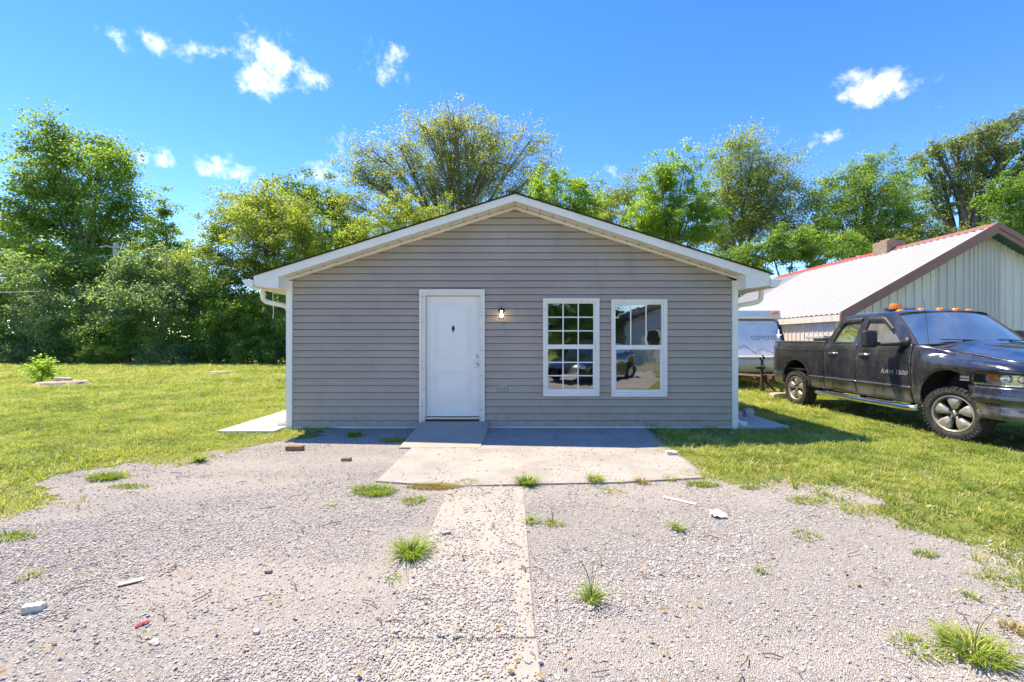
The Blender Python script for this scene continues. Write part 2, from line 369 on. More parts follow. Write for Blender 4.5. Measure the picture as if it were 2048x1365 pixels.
# ------------------------------------------------------------------ ground
PH = 7.35                                     # depth of the house front wall
def pip(poly, X, Y):
    ins = np.zeros(X.shape, bool); n = len(poly)
    for i in range(n):
        x0, y0 = poly[i]; x1, y1 = poly[(i + 1) % n]
        c = ((y0 > Y) != (y1 > Y)) & (X < (x1 - x0) * (Y - y0) / (y1 - y0 + 1e-12) + x0); ins ^= c
    return ins
def edge_dist(poly, X, Y):
    d = np.full(X.shape, 1e9); n = len(poly)
    for i in range(n):
        a = np.array(poly[i]); b = np.array(poly[(i + 1) % n]); ab = b - a
        t = np.clip(((X - a[0]) * ab[0] + (Y - a[1]) * ab[1]) / (ab @ ab + 1e-12), 0, 1)
        d = np.minimum(d, np.hypot(X - a[0] - t * ab[0], Y - a[1] - t * ab[1]))
    return d
def vnoise(X, Y, s, seed):                    # smooth value noise for scatter maps
    rg = np.random.RandomState(seed); T = rg.rand(64, 64)
    x = X * s + 1000; y = Y * s + 1000; i = np.floor(x).astype(int); j = np.floor(y).astype(int); fx = x - i; fy = y - j
    fx = fx * fx * (3 - 2 * fx); fy = fy * fy * (3 - 2 * fy); g = lambda a, b: T[a % 64, b % 64]
    return (g(i, j) * (1 - fx) + g(i + 1, j) * fx) * (1 - fy) + (g(i, j + 1) * (1 - fx) + g(i + 1, j + 1) * fx) * fy
GL = [(0,1032),(50,1012),(120,990),(60,968),(140,946),(200,938),(262,926),(330,922),(400,908),(470,897),(530,888),(575,880),(640,876),(650,857)]
GR = [(1290,856),(1330,885),(1410,955),(1485,972),(1560,962),(1650,970),(1730,985),(1785,997),(1745,1022),(1800,1048),(1870,1072),(1930,1088),(1985,1092),(2048,1130)]
gl = [G(*p) for p in GL]; gr = [G(*p) for p in GR]
DRIVE = [(-7.5, -6.0), (-6.0, -2.0), (-4.9, 2.0), (-4.7, 3.0)] + gl + [(-3.1, PH + .1), (2.3, PH + .1)] + gr + [(3.35, 2.2), (4.2, 1.0), (5.5, -2.0), (6.5, -6.0)]
PAD = [G(752, 962, .02), G(822, 897, .02), (-1.50, PH + .02), (2.12, PH + .02), G(1295, 862, .02), G(1340, 898, .02), G(1408, 955, .02), G(1240, 964, .02), G(1050, 968, .02), G(900, 972, .02)]
def ragged(pl, amp, seed, n=9):
    rg_ = random.Random(seed); out = []
    for a, b in zip(pl[:-1], pl[1:]):
        L_ = math.hypot(b[0] - a[0], b[1] - a[1]); nx, ny = -(b[1] - a[1]) / (L_ + 1e-9), (b[0] - a[0]) / (L_ + 1e-9); m_ = max(2, min(n, int(L_ / .07)))
        for k in range(m_):
            u = k / m_; j = rg_.uniform(-1, 1) * amp * min(1, L_ * 2); out.append((a[0] + (b[0] - a[0]) * u + nx * j, a[1] + (b[1] - a[1]) * u + ny * j))
    return out + [pl[-1]]
DRIVE_SHEET = [(-7.5, -6.0), (-6.0, -2.0), (-4.9, 2.0), (-4.7, 3.0)] + ragged(gl, .085, 5) + [(-3.1, PH + .1), (2.3, PH + .1)] + gr[:2] + ragged(gr[2:], .085, 6) + [(3.35, 2.2), (4.2, 1.0), (5.5, -2.0), (6.5, -6.0)]
def sheet(name, poly, z, m, thick=0):
    tri = tessellate_polygon([[Vector((x, y, 0)) for x, y in poly]])
    mb = MB(); mb.add([(x, y, z) for x, y in poly], tri)
    if thick:
        n = len(poly); mb.add([(x, y, z) for x, y in poly] + [(x, y, z - thick) for x, y in poly], [(i, (i + 1) % n, (i + 1) % n + n, i + n) for i in range(n)])
    o = mb.build(name, m); 
    return tag(o, kind='structure')
mb = MB(); mb.add([(-600, -400, 0), (600, -400, 0), (600, 900, 0), (-600, 900, 0)], [(0, 1, 2, 3)])
tag(mb.build('ground', M['ground']), kind='structure')
sheet('gravel_drive', DRIVE_SHEET, .004, M['gravel'])
sheet('concrete_pad', PAD, .022, M['pad'], .06)
mb = MB()                                     # ramp up to the door
rx0, rx1, ry0 = -1.50, -.40, 5.98
mb.prism([(rx0 + .02, PH - .03, .0), (rx0 + .02, PH - .03, .135), (rx0 - .02, ry0, .026), (rx0 - .02, ry0, 0)], (rx1 - rx0, 0, 0))
tag(mb.build('ramp', M['ramp'], bevel=.008), kind='structure')
mb = MB(); mb.box(-4.62, -3.72, 6.98, 20.5, -.03, .045); tag(mb.build('concrete_walk', M['slab'], bevel=.01), kind='structure')
mb = MB(); mb.box(3.72, 4.56, 7.34, 20.5, -.03, .05); tag(mb.build('concrete_walk', M['slab'], bevel=.01), kind='structure')
for (x0, x1, y0, y1, rz) in ((-.62, .115, 2.17, 4.42, 0), (-.56, .15, -1.2, 2.14, .012)):
    mb = MB(); mb.box(x0, x1, y0, y1, -.05, .013); o = mb.build('buried_walk', M['walk'], bevel=.008); o.rotation_euler.z = rz; tag(o, kind='structure')
sheet('road', [(-120, -11.5), (120, -11.5), (120, -6.0), (-120, -6.0)], .008, M['asphalt'])

# ------------------------------------------------------------------ house
K = PH / F
HX = lambda px: (px - 1024) * K
HZ = lambda py: CH - (py - 682) * K
YF = 7.05                                     # front face of the gable overhang
RIDGE = .05; PITCH = .314; YB = 19.5          # ridge x, roof slope, rear of the house
ZS = lambda x: 3.655 - PITCH * abs(x - RIDGE)     # underside of rake overhang
ZT = lambda x: 3.775 - PITCH * abs(x - RIDGE)     # top of the rake board
house = thing('house', 'small grey-sided house with white front door and two windows', 'house', (0, PH, 0))
DOORO = (-1.49, -.475, .10, 2.268); W1 = (HX(1086), HX(1198), HZ(792), HZ(597)); W2 = (HX(1222), HX(1333), HZ(793), HZ(599))
OPEN = [DOORO, tuple(a + b for a, b in zip(W1, (.03, -.03, .03, -.03))), tuple(a + b for a, b in zip(W2, (.03, -.03, .03, -.03)))]
XL, XR = HX(584), HX(1465)
def siding_board(x0, x1, z0, z1, dy):
    z1 = z1 - .009
    zb = sorted({z0, z1} | {z for o in OPEN for z in (o[2], o[3]) if z0 < z < z1})
    prof = lambda z: PH - .027 + .024 * (z - z0) / (z1 - z0) + dy
    for a, b in zip(zb[:-1], zb[1:]):
        mid = (a + b) / 2
        segs = [(x0, x1)]
        for o in OPEN:
            if o[2] <= mid <= o[3]:
                ns = []
                for s0, s1 in segs:
                    if o[1] <= s0 or o[0] >= s1: ns.append((s0, s1)); continue
                    if s0 < o[0]: ns.append((s0, o[0]))
                    if s1 > o[1]: ns.append((o[1], s1))
                segs = ns
        for s0, s1 in segs:
            def clipx(z, s):
                lim = (ZS(RIDGE) - .035 - z) / PITCH
                return min(max(s, RIDGE - lim), RIDGE + lim)
            pa, pb, pc, pd = (clipx(a, s0), prof(a), a), (clipx(a, s1), prof(a), a), (clipx(b, s1), prof(b), b), (clipx(b, s0), prof(b), b)
            if pb[0] - pa[0] < .01: continue
            mb = MB(); mb.add([pa, pb, pc, pd], [(0, 1, 2, 3)])
            if a == z0:                      # butt edge returns to the wall; the top stops short, leaving a dark lap joint
                mb.add([pa, pb, (pb[0], PH + .004, a + .002), (pa[0], PH + .004, a + .002)], [(0, 3, 2, 1)])
            mb.build('siding_board', M['siding'], house, fixn=False)
zr = [.052] + [HZ(840 - 13.94 * k) for k in range(40)]
sr = random.Random(11)
for k in range(len(zr) - 1):
    z0, z1 = zr[k], zr[k + 1]
    if z0 > ZS(RIDGE) - .05: break
    cuts = [XL]
    if k in (1,): cuts += [HX(1046)]
    elif k in (18, 17): cuts += [HX(1030)]
    elif k % 2 == 0: base = sr.uniform(-2.6, 2.6); cuts += [base]; last = base
    else: cuts += [last + sr.uniform(.0, .01)]
    cuts.append(XR); cuts.sort()
    for a, b in zip(cuts[:-1], cuts[1:]): siding_board(a, b - .0015, z0, min(z1, ZS(RIDGE)), sr.uniform(-.0012, .0012))
mb = MB()                                     # sheathing with openings, side and back walls, floor, ceiling
def sheath(x0, x1, z0, z1): mb.box(x0, x1, PH + .006, PH + .10, z0, z1)
sheath(XL - .04, DOORO[0], 0, 2.455); sheath(DOORO[0], DOORO[1], DOORO[3], 2.455); sheath(DOORO[1], OPEN[1][0], 0, 2.455)
sheath(OPEN[1][1], OPEN[2][0], 0, 2.455); sheath(OPEN[2][1], XR + .04, 0, 2.455)
for o in OPEN[1:]: sheath(o[0], o[1], 0, o[2]); sheath(o[0], o[1], o[3], 2.455)
mb.prism([(XL - .04, PH + .006, 2.457), (XR + .04, PH + .006, 2.457), (RIDGE, PH + .006, ZS(RIDGE) - .01)], (0, .094, 0))
mb.build('wall_sheathing', M['sheath'], house)
mb = MB(); mb.box(XL, XR, PH + .11, YB - .1, .10, .14); mb.box(XL, XR, PH + .11, YB - .1, 2.44, 2.47); mb.box(XL, XR, 11.2, 11.3, .14, 2.44)
mb.build('interior', simple('interior paint', (.35, .33, .30), .9), house)
for sx in (-1, 1):                            # side walls: lapped siding in one run
    mb = MB(); x = sx * 3.66
    for k in range(20):
        z0, z1 = .052 + .1147 * k, .052 + .1147 * (k + 1)
        mb.add([(x + sx * .03, PH + .04, z0), (x + sx * .03, YB, z0), (x + sx * .017, YB, z1), (x + sx * .017, PH + .04, z1), (x, PH + .04, z0), (x, YB, z0)], [(0, 1, 2, 3), (0, 1, 5, 4)])
    mb.box(x - .05, x, PH + .11, YB, 0, 2.36)
    mb.build('side_wall', M['siding'], house)
mb = MB(); mb.prism([(-3.7, YB, 0), (3.7, YB, 0), (3.7, YB, 2.45), (RIDGE, YB, 3.6), (-3.7, YB, 2.45)], (0, .1, 0)); mb.build('back_wall', M['siding'], house)
mb = MB(); mb.box(XL - .06, XR + .06, PH - .012, PH + .004, .016, .046); mb.build('starter_strip', M['white'], house)
mb = MB(); mb.box(XL - .06, XR + .06, PH + .001, PH + .005, -.05, .052); mb.build('foundation', M['ramp'], house)
for a, b in ((HX(574), HX(586)), (HX(1463), HX(1474.5))):   # corner posts
    mb = MB(); mb.box(a, b, PH - .036, PH + .085, .0, 2.44)
    mb.build('corner_trim', M['white'], house, bevel=.004)
for sx in (-1, 1):                            # rake board, soffit, frieze along each slope
    xe = sx * 4.08
    P2 = lambda x, z: (x, YF, z)
    mb = MB(); mb.prism([(RIDGE, YF, ZS(RIDGE) + .008), (RIDGE, YF, ZT(RIDGE)), (xe, YF, ZT(xe)), (xe, YF, ZS(xe) - .02)], (0, .022, 0))
    mb.build('rake_board', M['white'], house, bevel=.003)
    xi = sx * 3.70
    npan = 18                                 # soffit panels with V joints
    for i in range(npan):
        xa = RIDGE + (xi - RIDGE) * i / npan; xb = RIDGE + (xi - RIDGE) * (i + 1) / npan; g = .003 * sx
        mb = MB(); za, zb_ = ZS(xa) + .012, ZS(xb) + .012
        mb.prism([(xa + g, YF + .024, za), (xb - g, YF + .024, zb_), (xb - g, YF + .024, zb_ + .008), (xa + g, YF + .024, za + .008)], (0, PH - YF - .02, 0))
        mb.build('soffit_panel', M['soffit'], house)
        if i < npan - 1:
            mb = MB(); xm = xb
            mb.box(xm - .006, xm + .006, PH - .045, PH - .033, ZS(xm) - .004, ZS(xm) + .010); mb.build('nail', M['rust'], house)
    mb = MB(); mb.prism([(RIDGE, PH - .03, ZS(RIDGE) - .045), (RIDGE, PH - .03, ZS(RIDGE) + .006), (xi, PH - .03, ZS(xi) + .006), (xi, PH - .03, ZS(xi) - .045)], (0, .026, 0))
    mb.build('frieze_trim', M['soffit'], house, bevel=.003)
    # boxed eave with its return
    zb = 2.279; x0 = sx * 3.69
    mb = MB(); mb.prism([(x0, YF + .004, zb), (x0, YF + .004, ZS(x0) + .01), (xe - sx * .003, YF + .004, ZS(xe) - .022), (xe - sx * .003, YF + .004, zb + .045)], (0, PH - YF - .008, 0))
    mb.build('eave_return', M['white'], house, bevel=.003)
    mb = MB(); mb.prism([(x0, PH - .003, zb + .02), (xe - sx * .01, PH - .003, zb + .03), (xe - sx * .01, PH - .003, zb + .042), (x0, PH - .003, zb + .034)], (0, YB - PH + .2, 0))
    mb.build('eave_soffit', M['soffit'], house)
    mb = MB(); mb.box(min(xe - sx * .024, xe - sx * .002), max(xe - sx * .024, xe - sx * .002), PH, YB + .25, zb + .03, ZT(xe) - .02); mb.build('eave_fascia', M['white'], house)
    # roof deck with dark shingle edge
    xo = sx * 4.13
    mb = MB(); mb.prism([(RIDGE, YF - .03, ZT(RIDGE) + .004), (RIDGE, YF - .03, ZT(RIDGE) + .012), (xo, YF - .03, ZT(xo) + .012), (xo, YF - .03, ZT(xo) + .004)], (0, YB - YF + .4, 0))
    rf = mb.build('roof', M.get('shingle') or M.setdefault('shingle', simple('charcoal shingles', (.035, .034, .033), .95, var=.4, vscale=12, bmp=.6, bscale=40)), house)
    for i in range(28):                       # shingle courses, thin lapped strips up the slope
        a = i / 28; b2 = (i + 1) / 28 + .006
        xa = xo + (RIDGE - xo) * a; xb = xo + (RIDGE - xo) * min(1, b2); lift = .004
        mb = MB(); mb.add([(xa, YF - .034, ZT(xa) + .014 + lift), (xb, YF - .034, ZT(xb) + .014), (xb, YB + .37, ZT(xb) + .014), (xa, YB + .37, ZT(xa) + .014 + lift), (xa, YF - .034, ZT(xa) + .011), (xa, YB + .37, ZT(xa) + .011)], [(0, 1, 2, 3), (0, 3, 5, 4)])
        mb.build('shingle_course', M['shingle'], rf)
    # gutter, K profile
    g0 = xe + sx * .002; prof = [(0, 2.415), (0, 2.305), (.10, 2.300), (.125, 2.33), (.15, 2.37), (.175, 2.40), (.178, 2.418), (.168, 2.418), (.16, 2.40), (.10, 2.315), (.008, 2.315), (.008, 2.415)]
    mb = MB(); mb.prism([(g0 + sx * a, YF - .01, z) for a, z in prof], (0, YB - YF + .2, 0))
    mb.prism([(g0 + sx * a, YF - .013, z) for a, z in prof[:7]], (0, .006, 0))
    mb.build('gutter', M['white'], house)
    # downspout
    yd = 7.47; xw = sx * 3.735
    pts = [(sx * 4.17, yd, 2.31), (sx * 4.17, yd, 2.20), (sx * 4.155, yd, 2.145), (sx * 4.11, yd, 2.105), (sx * 4.0, yd, 2.08), (sx * 3.82, yd, 2.045), (sx * 3.765, yd, 2.015), (xw, yd, 1.95), (xw, yd, .22), (sx * 3.75, yd, .13), (sx * 3.80, yd - .02, .085), (sx * 3.90, yd - .05, .065)]
    mb = MB(); mb.tube(pts, .040, 10, sx=.9); mb.build('downspout', M['white'], house, smooth=True, auto=True)
mb = MB(); mb.box(RIDGE - .06, RIDGE + .06, YF - .036, YB + .38, ZT(RIDGE) + .004, ZT(RIDGE) + .022); mb.build('ridge_cap', M['shingle'], house)
# flood lamp under the left eave and a loose cable
mb = MB(); mb.lathe([(0, 0), (.055, .0), (.062, .02), (.062, .05), (.05, .07), (0, .075)], 20, Matrix.Translation((-4.35 + .37, 8.0, 2.17)) @ Euler((0, R(25), 0)).to_matrix().to_4x4()); mb.lathe([(.02, .07), (.02, .16)], 10, Matrix.Translation((-3.97, 8.0, 2.16)))
mb.build('eave_lamp', M['white'], house, smooth=True, auto=True)
mb = MB(); mb.tube([(-4.04, 7.55, 2.31), (-4.04, 7.55, 2.05), (-4.035, 7.56, 1.93), (-4.05, 7.56, 1.83)], .006, 6); mb.build('loose_cable', M['white'], house)

# front door -----------------------------------------------------
dx0, dx1, dz0, dz1 = HX(852), HX(959), .205, 2.19
mb = MB(); yd = PH + .035
mb.box(dx0, dx1, yd, yd + .045, dz0, dz1)
def panel(mb, x0, x1, z0, z1, y):             # raised ring that frames an embossed panel
    w = .022
    for (a, b, c, d) in ((x0, x1, z1 - w, z1), (x0, x1, z0, z0 + w), (x0, x0 + w, z0 + w, z1 - w), (x1 - w, x1, z0 + w, z1 - w)):
        mb.box(a, b, y - .012, y + .001, c, d)
    mb.box(x0 + .05, x1 - .05, y - .009, y + .001, z0 + .05, z1 - .05)
cxd = (dx0 + dx1) / 2
panel(mb, cxd - .29, cxd + .29, .47, .96, yd); panel(mb, cxd - .29, cxd + .29, 1.16, 2.04, yd)
door = mb.build('door', M['door'], house, bevel=.003)
fx0, fx1, ft = HX(841), HX(968), 2.285
mb = MB()
mb.box(fx0, dx0 - .004, PH - .042, PH + .09, .13, ft); mb.box(dx1 + .004, fx1, PH - .042, PH + .09, .13, ft); mb.box(dx0 - .004, dx1 + .004, PH - .042, PH + .09, dz1 + .006, ft)
mb.build('door_frame', M['frame'], door, bevel=.004)
mb = MB()                                     # outer J channel lip
mb.box(fx0 - .012, fx0 + .012, PH - .048, PH - .040, .04, ft + .01); mb.box(fx1 - .012, fx1 + .012, PH - .048, PH - .040, .05, ft + .01); mb.box(fx0 + .012, fx1 - .012, PH - .048, PH - .040, ft - .012, ft + .01)
mb.build('trim_channel', M['white'], door, bevel=.002)
mb = MB(); mb.box(dx0 - .02, dx1 + .02, PH - .05, PH + .08, .168, .198); mb.build('threshold', M['nickel'], door, bevel=.005)
mb = MB(); mb.box(dx0 - .02, dx1 + .02, PH - .02, PH + .1, .10, .166); mb.build('threshold_base', simple('threshold board', (.10, .035, .025), .8), door)
for px, py in ((845.5, 594), (845.5, 645), (845.5, 722), (845.5, 812), (963, 632), (963, 750), (963, 818), (963, 700)):
    mb = MB(); mb.lathe([(0, .006), (.006, .005), (.009, 0)], 8, Matrix.Translation((HX(px), PH - .042, HZ(py))) @ Euler((R(90), 0, 0)).to_matrix().to_4x4()); mb.build('screw', M['black'], door)
RX = Euler((R(90), 0, 0)).to_matrix().to_4x4()
for py, rr_ in ((714, .026), (730, .031)):
    mb = MB(); c = Matrix.Translation((HX(953), yd, HZ(py))) @ RX
    if py == 714: mb.lathe([(.03, 0), (.03, .008), (.02, .012), (.016, .03), (.0, .032)], 20, c)
    else: mb.lathe([(.034, 0), (.034, .008), (.014, .014), (.014, .035), (.028, .045), (.031, .06), (.022, .072), (0, .075)], 20, c)
    mb.build('deadbolt' if py == 714 else 'door_knob', M['nickel'], door, smooth=True, auto=True)
mb = MB(); kx, kz = HX(906), HZ(658)          # ornate pointed knocker plate
out = [(0, .065), (.012, .05), (.010, .04), (.026, .034), (.022, .015), (.028, .0), (.018, -.02), (.010, -.035), (.006, -.055), (0, -.072)]
mb.prism([(kx + a, yd - .001, kz + b) for a, b in out] + [(kx - a, yd - .001, kz + b) for a, b in out[-2:0:-1]], (0, -.010, 0))
mb.lathe([(.012, 0), (.016, .01), (.01, .016), (0, .018)], 12, Matrix.Translation((kx, yd - .01, kz + .018)) @ RX)
mb.tube([(kx - .014, yd - .016, kz + .02), (kx - .016, yd - .02, kz - .01), (kx, yd - .022, kz - .03), (kx + .016, yd - .02, kz - .01), (kx + .014, yd - .016, kz + .02)], .004, 6)
mb.build('door_knocker', M['black'], door, bevel=.002)
mb = MB(); mb.box(HX(881), HX(887), yd - .003, yd + .001, HZ(764.5), HZ(763)); mb.build('scuff_mark', M['black'], door)

# windows --------------------------------------------------------
def window(o, glass_up, glass_lo, cols, rows_up, cols_lo, rows_lo):
    x0, x1, z0, z1 = o
    gx0, gx1 = glass_up[0], glass_up[1]
    def ring(mb, a, b, c, d, w, y0, y1, wb=None):
        wb = wb or w
        mb.box(a, a + w, y0, y1, c, d); mb.box(b - w, b, y0, y1, c, d); mb.box(a + w, b - w, y0, y1, d - w, d); mb.box(a + w, b - w, y0, y1, c, c + wb)
    mb = MB(); ring(mb, x0, x1, z0, z1, .026, PH - .046, PH + .03)
    win = mb.build('window', M['white'], house, bevel=.004)
    mb = MB(); ring(mb, x0 + .0265, x1 - .0265, z0 + .0265, z1 - .0265, .030, PH - .032, PH + .06, .040); mb.build('window_frame', M['white'], win, bevel=.003)
    zu0, zu1 = glass_up[2], glass_up[3]; zl0, zl1 = glass_lo[2], glass_lo[3]
    mb = MB(); mb.box(gx0 - .03, gx1 + .03, PH - .016, PH + .05, zl1, zu0); mb.build('meeting_rail', M['white'], win, bevel=.004)
    for (a, b, c, d, yy) in ((gx0, gx1, zu0, zu1, PH + .006), (glass_lo[0], glass_lo[1], zl0, zl1, PH - .002)):
        mb = MB()
        if a - .03 > x0 + .05 or True:
            sA = x0 + .057; sB = x1 - .057
            mb.box(sA, a, yy - .012, yy + .03, c, d); mb.box(b, sB, yy - .012, yy + .03, c, d)
            if c == zu0: mb.box(sA, sB, yy - .012, yy + .03, d, z1 - .057)
            else: mb.box(sA, sB, yy - .012, yy + .03, z0 + .067, c)
        mb.build('sash', M['white'], win, bevel=.003)
    def lights(a, b, c, d, nc, nr, yy):
        w = .010
        for i in range(nc):
            for j in range(nr):
                pa, pb = a + (b - a) * i / nc, a + (b - a) * (i + 1) / nc; qa, qb = c + (d - c) * j / nr, c + (d - c) * (j + 1) / nr
                mb = MB(); mb.add([(pa, yy + .008, qa), (pb, yy + .008, qa), (pb, yy + .008, qb), (pa, yy + .008, qb)], [(0, 1, 2, 3)])
                mb.build('pane', M['glass'], win, fixn=False)
        for i in range(1, nc):
            x = a + (b - a) * i / nc; mb = MB(); mb.box(x - w, x + w, yy, yy + .006, c, d); mb.build('muntin', M['white'], win, bevel=.002)
        for j in range(1, nr):
            z = c + (d - c) * j / nr; mb = MB(); mb.box(a, b, yy - .001, yy + .005, z - w, z + w); mb.build('muntin', M['white'], win, bevel=.002)
    lights(gx0, gx1, zu0, zu1, cols, rows_up, PH + .006); lights(glass_lo[0], glass_lo[1], zl0, zl1, cols_lo, rows_lo, PH - .002)
    return win
window(W1, (HX(1096), HX(1187), HZ(689), HZ(607)), (HX(1096), HX(1186), HZ(778), HZ(698)), 3, 3, 3, 3)
window(W2, (HX(1231), HX(1323), HZ(690), HZ(609)), (HX(1232), HX(1320), HZ(779), HZ(699)), 3, 1, 1, 1)
# wall lantern, lit
lx, lz = HX(1003), HZ(627); ly = PH - .10
mb = MB(); mb.lathe([(0, 0), (.052, 0), (.052, .012), (.03, .02), (0, .02)], 20, Matrix.Translation((lx, PH - .012, lz + .045)) @ RX)
mb.tube([(lx, PH - .02, lz + .05), (lx, ly - .0, lz + .095), (lx, ly, lz + .075)], .008, 8)
mb.lathe([(.0, .112), (.006, .11), (.008, .085), (.03, .078), (.052, .055), (.058, .045), (.05, .043), (0, .043)], 20, Matrix.Translation((lx, ly, lz)))
mb.lathe([(.0, -.10), (.046, -.10), (.05, -.092), (.05, -.086), (.0, -.086)], 20, Matrix.Translation((lx, ly, lz)))
for k in range(4):
    a = math.pi / 4 + k * math.pi / 2; ox, oy = .047 * math.cos(a), .047 * math.sin(a)
    mb.tube([(lx + ox, ly + oy, lz + .045), (lx + ox, ly + oy, lz - .09)], .0035, 6)
lan = mb.build('wall_lantern', M['black'], house, smooth=True, auto=True)
mb = MB(); mb.lathe([(.043, .042), (.043, -.085)], 24, Matrix.Translation((lx, ly, lz))); mb.build('lantern_glass', M['lens'], lan, smooth=True)
bm_, bnt, bb = mat('lit bulb'); bb.inputs['Emission Color'].default_value = (1, .86, .68, 1); bb.inputs['Emission Strength'].default_value = 5.0; bb.inputs['Base Color'].default_value = (.9, .9, .9, 1)
mb = MB(); mb.lathe([(0, -.072), (.018, -.068), (.029, -.05), (.03, -.035), (.022, -.012), (.013, .005), (.013, .04)], 20, Matrix.Translation((lx, ly, lz))); mb.build('bulb', bm_, lan, smooth=True)
# outdoor outlet
ox, oz = HX(1005.5), HZ(776.5)
mb = MB(); mb.box(ox - .075, ox + .075, PH - .038, PH + .002, oz - .05, oz + .05); ou = mb.build('outlet_box', M['greybox'], house, bevel=.008)
mb = MB(); mb.box(ox - .045, ox + .045, PH - .044, PH - .037, oz - .022, oz + .03); mb.build('outlet_lid', M['greybox'], ou, bevel=.003)
for s in (-1, 1):
    mb = MB(); mb.box(ox + s * .03 - .004, ox + s * .03 + .004, PH - .047, PH - .043, oz - .012, oz + .02); mb.build('outlet_slot', M['black'], ou)

# ------------------------------------------------------------------ pickup truck (t = rearward from front axle, s = outward on the house side)
TX, TY = 7.40, 6.55
def T3(t, s, z): return Vector((TX - s, TY + t, z))
truck = thing('pickup_truck', 'dusty black four-door pickup truck parked on the grass', 'pickup truck', (TX, TY + 1.8, 0))
def interp(x, xs, ys): return float(np.interp(x, xs, ys))
ZZ = [.40, .46, .52, .60, .66, .690, .700, .712, .80, .95, 1.10, 1.22, 1.30, 1.36, 1.40]
SS = [.90, .925, .945, .958, .966, .975, .975, .955, .962, .97, .972, .962, .948, .932, .918]
def s_side(t, z):
    s = interp(z, ZZ, SS)
    if t > 2.6:                               # bed side: fuller shoulder above the wheel, tapering at the tail
        s += .022 * math.exp(-((t - 3.6) / .75) ** 2) * math.exp(-((z - 1.12) / .20) ** 2)
        if z > 1.22: s += .012
        s -= .09 * max(0, (t - 4.25) / .3) ** 2.4
    return s
ARCH = {0: (.03, .575, .455), 1: (3.57, .575, .46)}
def arch_hit(t, z, grow=0.0):
    for c, zc, r in ARCH.values():
        d = math.hypot(t - c, (z - zc) if z > zc else (z - zc) * .25)
        if d < r + grow: return (c, zc, r + grow)
    return None
def panel_grid(t0, t1, z0, z1, side, dz=.03, dt=.035, slant=None):
    nt_, nz_ = max(2, int((t1 - t0) / dt)), max(2, int((z1 - z0) / dz))
    zs = sorted(set([round(z0 + (z1 - z0) * j / nz_, 4) for j in range(nz_ + 1)] + [z for z in ZZ if z0 < z < z1]))
    mb = MB(); idx = {}
    P = {}
    for i in range(nt_ + 1):
        for j, z in enumerate(zs):
            t = t0 + (t1 - t0) * i / nt_
            if slant: t += slant(i / nt_, z)
            P[i, j] = [t, z]
    inside = {k: arch_hit(*p) is not None for k, p in P.items()}
    faces = []
    for i in range(nt_):
        for j in range(len(zs) - 1):
            q = [(i, j), (i + 1, j), (i + 1, j + 1), (i, j + 1)]
            if all(inside[k] for k in q): continue
            faces.append(q)
    for q in faces:                           # pull the ragged edge onto the arch circle
        for k in q:
            if inside[k]:
                c, zc, r = arch_hit(*P[k]); t, z = P[k]
                if z > zc:
                    d = math.hypot(t - c, z - zc) + 1e-6; P[k] = [c + (t - c) / d * r * 1.0005, zc + (z - zc) / d * r * 1.0005]
                else: P[k] = [c + math.copysign(math.sqrt(max(0, r * r - ((z - zc) * .25) ** 2)) * 1.0005, t - c), z]
                inside[k] = False
    for q in faces:
        f = []
        for k in q:
            if k not in idx: idx[k] = len(mb.v); t, z = P[k]; mb.v.append(tuple(T3(t, side * s_side(t, z), z)))
            f.append(idx[k])
        mb.f.append(tuple(f)); mb.mi.append(0)
    return mb
def finish(o, th=.02):
    m = o.modifiers.new('solid', 'SOLIDIFY'); m.thickness = th; m.offset = 0; return o
def add_text(name, txt, size, Mx, m, parent, ext=.002, shear=0, sx=1.0):
    cu = bpy.data.curves.new(name, 'FONT'); cu.body = txt; cu.size = size; cu.extrude = ext; cu.shear = shear; cu.align_x = 'CENTER'; cu.align_y = 'CENTER'
    tmp = bpy.data.objects.new('t', cu); COL.objects.link(tmp); bpy.context.view_layer.update()
    me = bpy.data.meshes.new_from_object(tmp.evaluated_get(bpy.context.evaluated_depsgraph_get())); me.name = name
    bpy.data.objects.remove(tmp, do_unlink=True); bpy.data.curves.remove(cu)
    if not me.materials: me.materials.append(m)
    me.materials[0] = m
    o = link(name, me, parent); o.matrix_basis = Mx @ Matrix.Diagonal((sx, 1, 1, 1)); return o
SLB = lambda u, z: 0
def cabback(u, z):                            # cab rear edge leans forward at the sill and the belt
    return 0
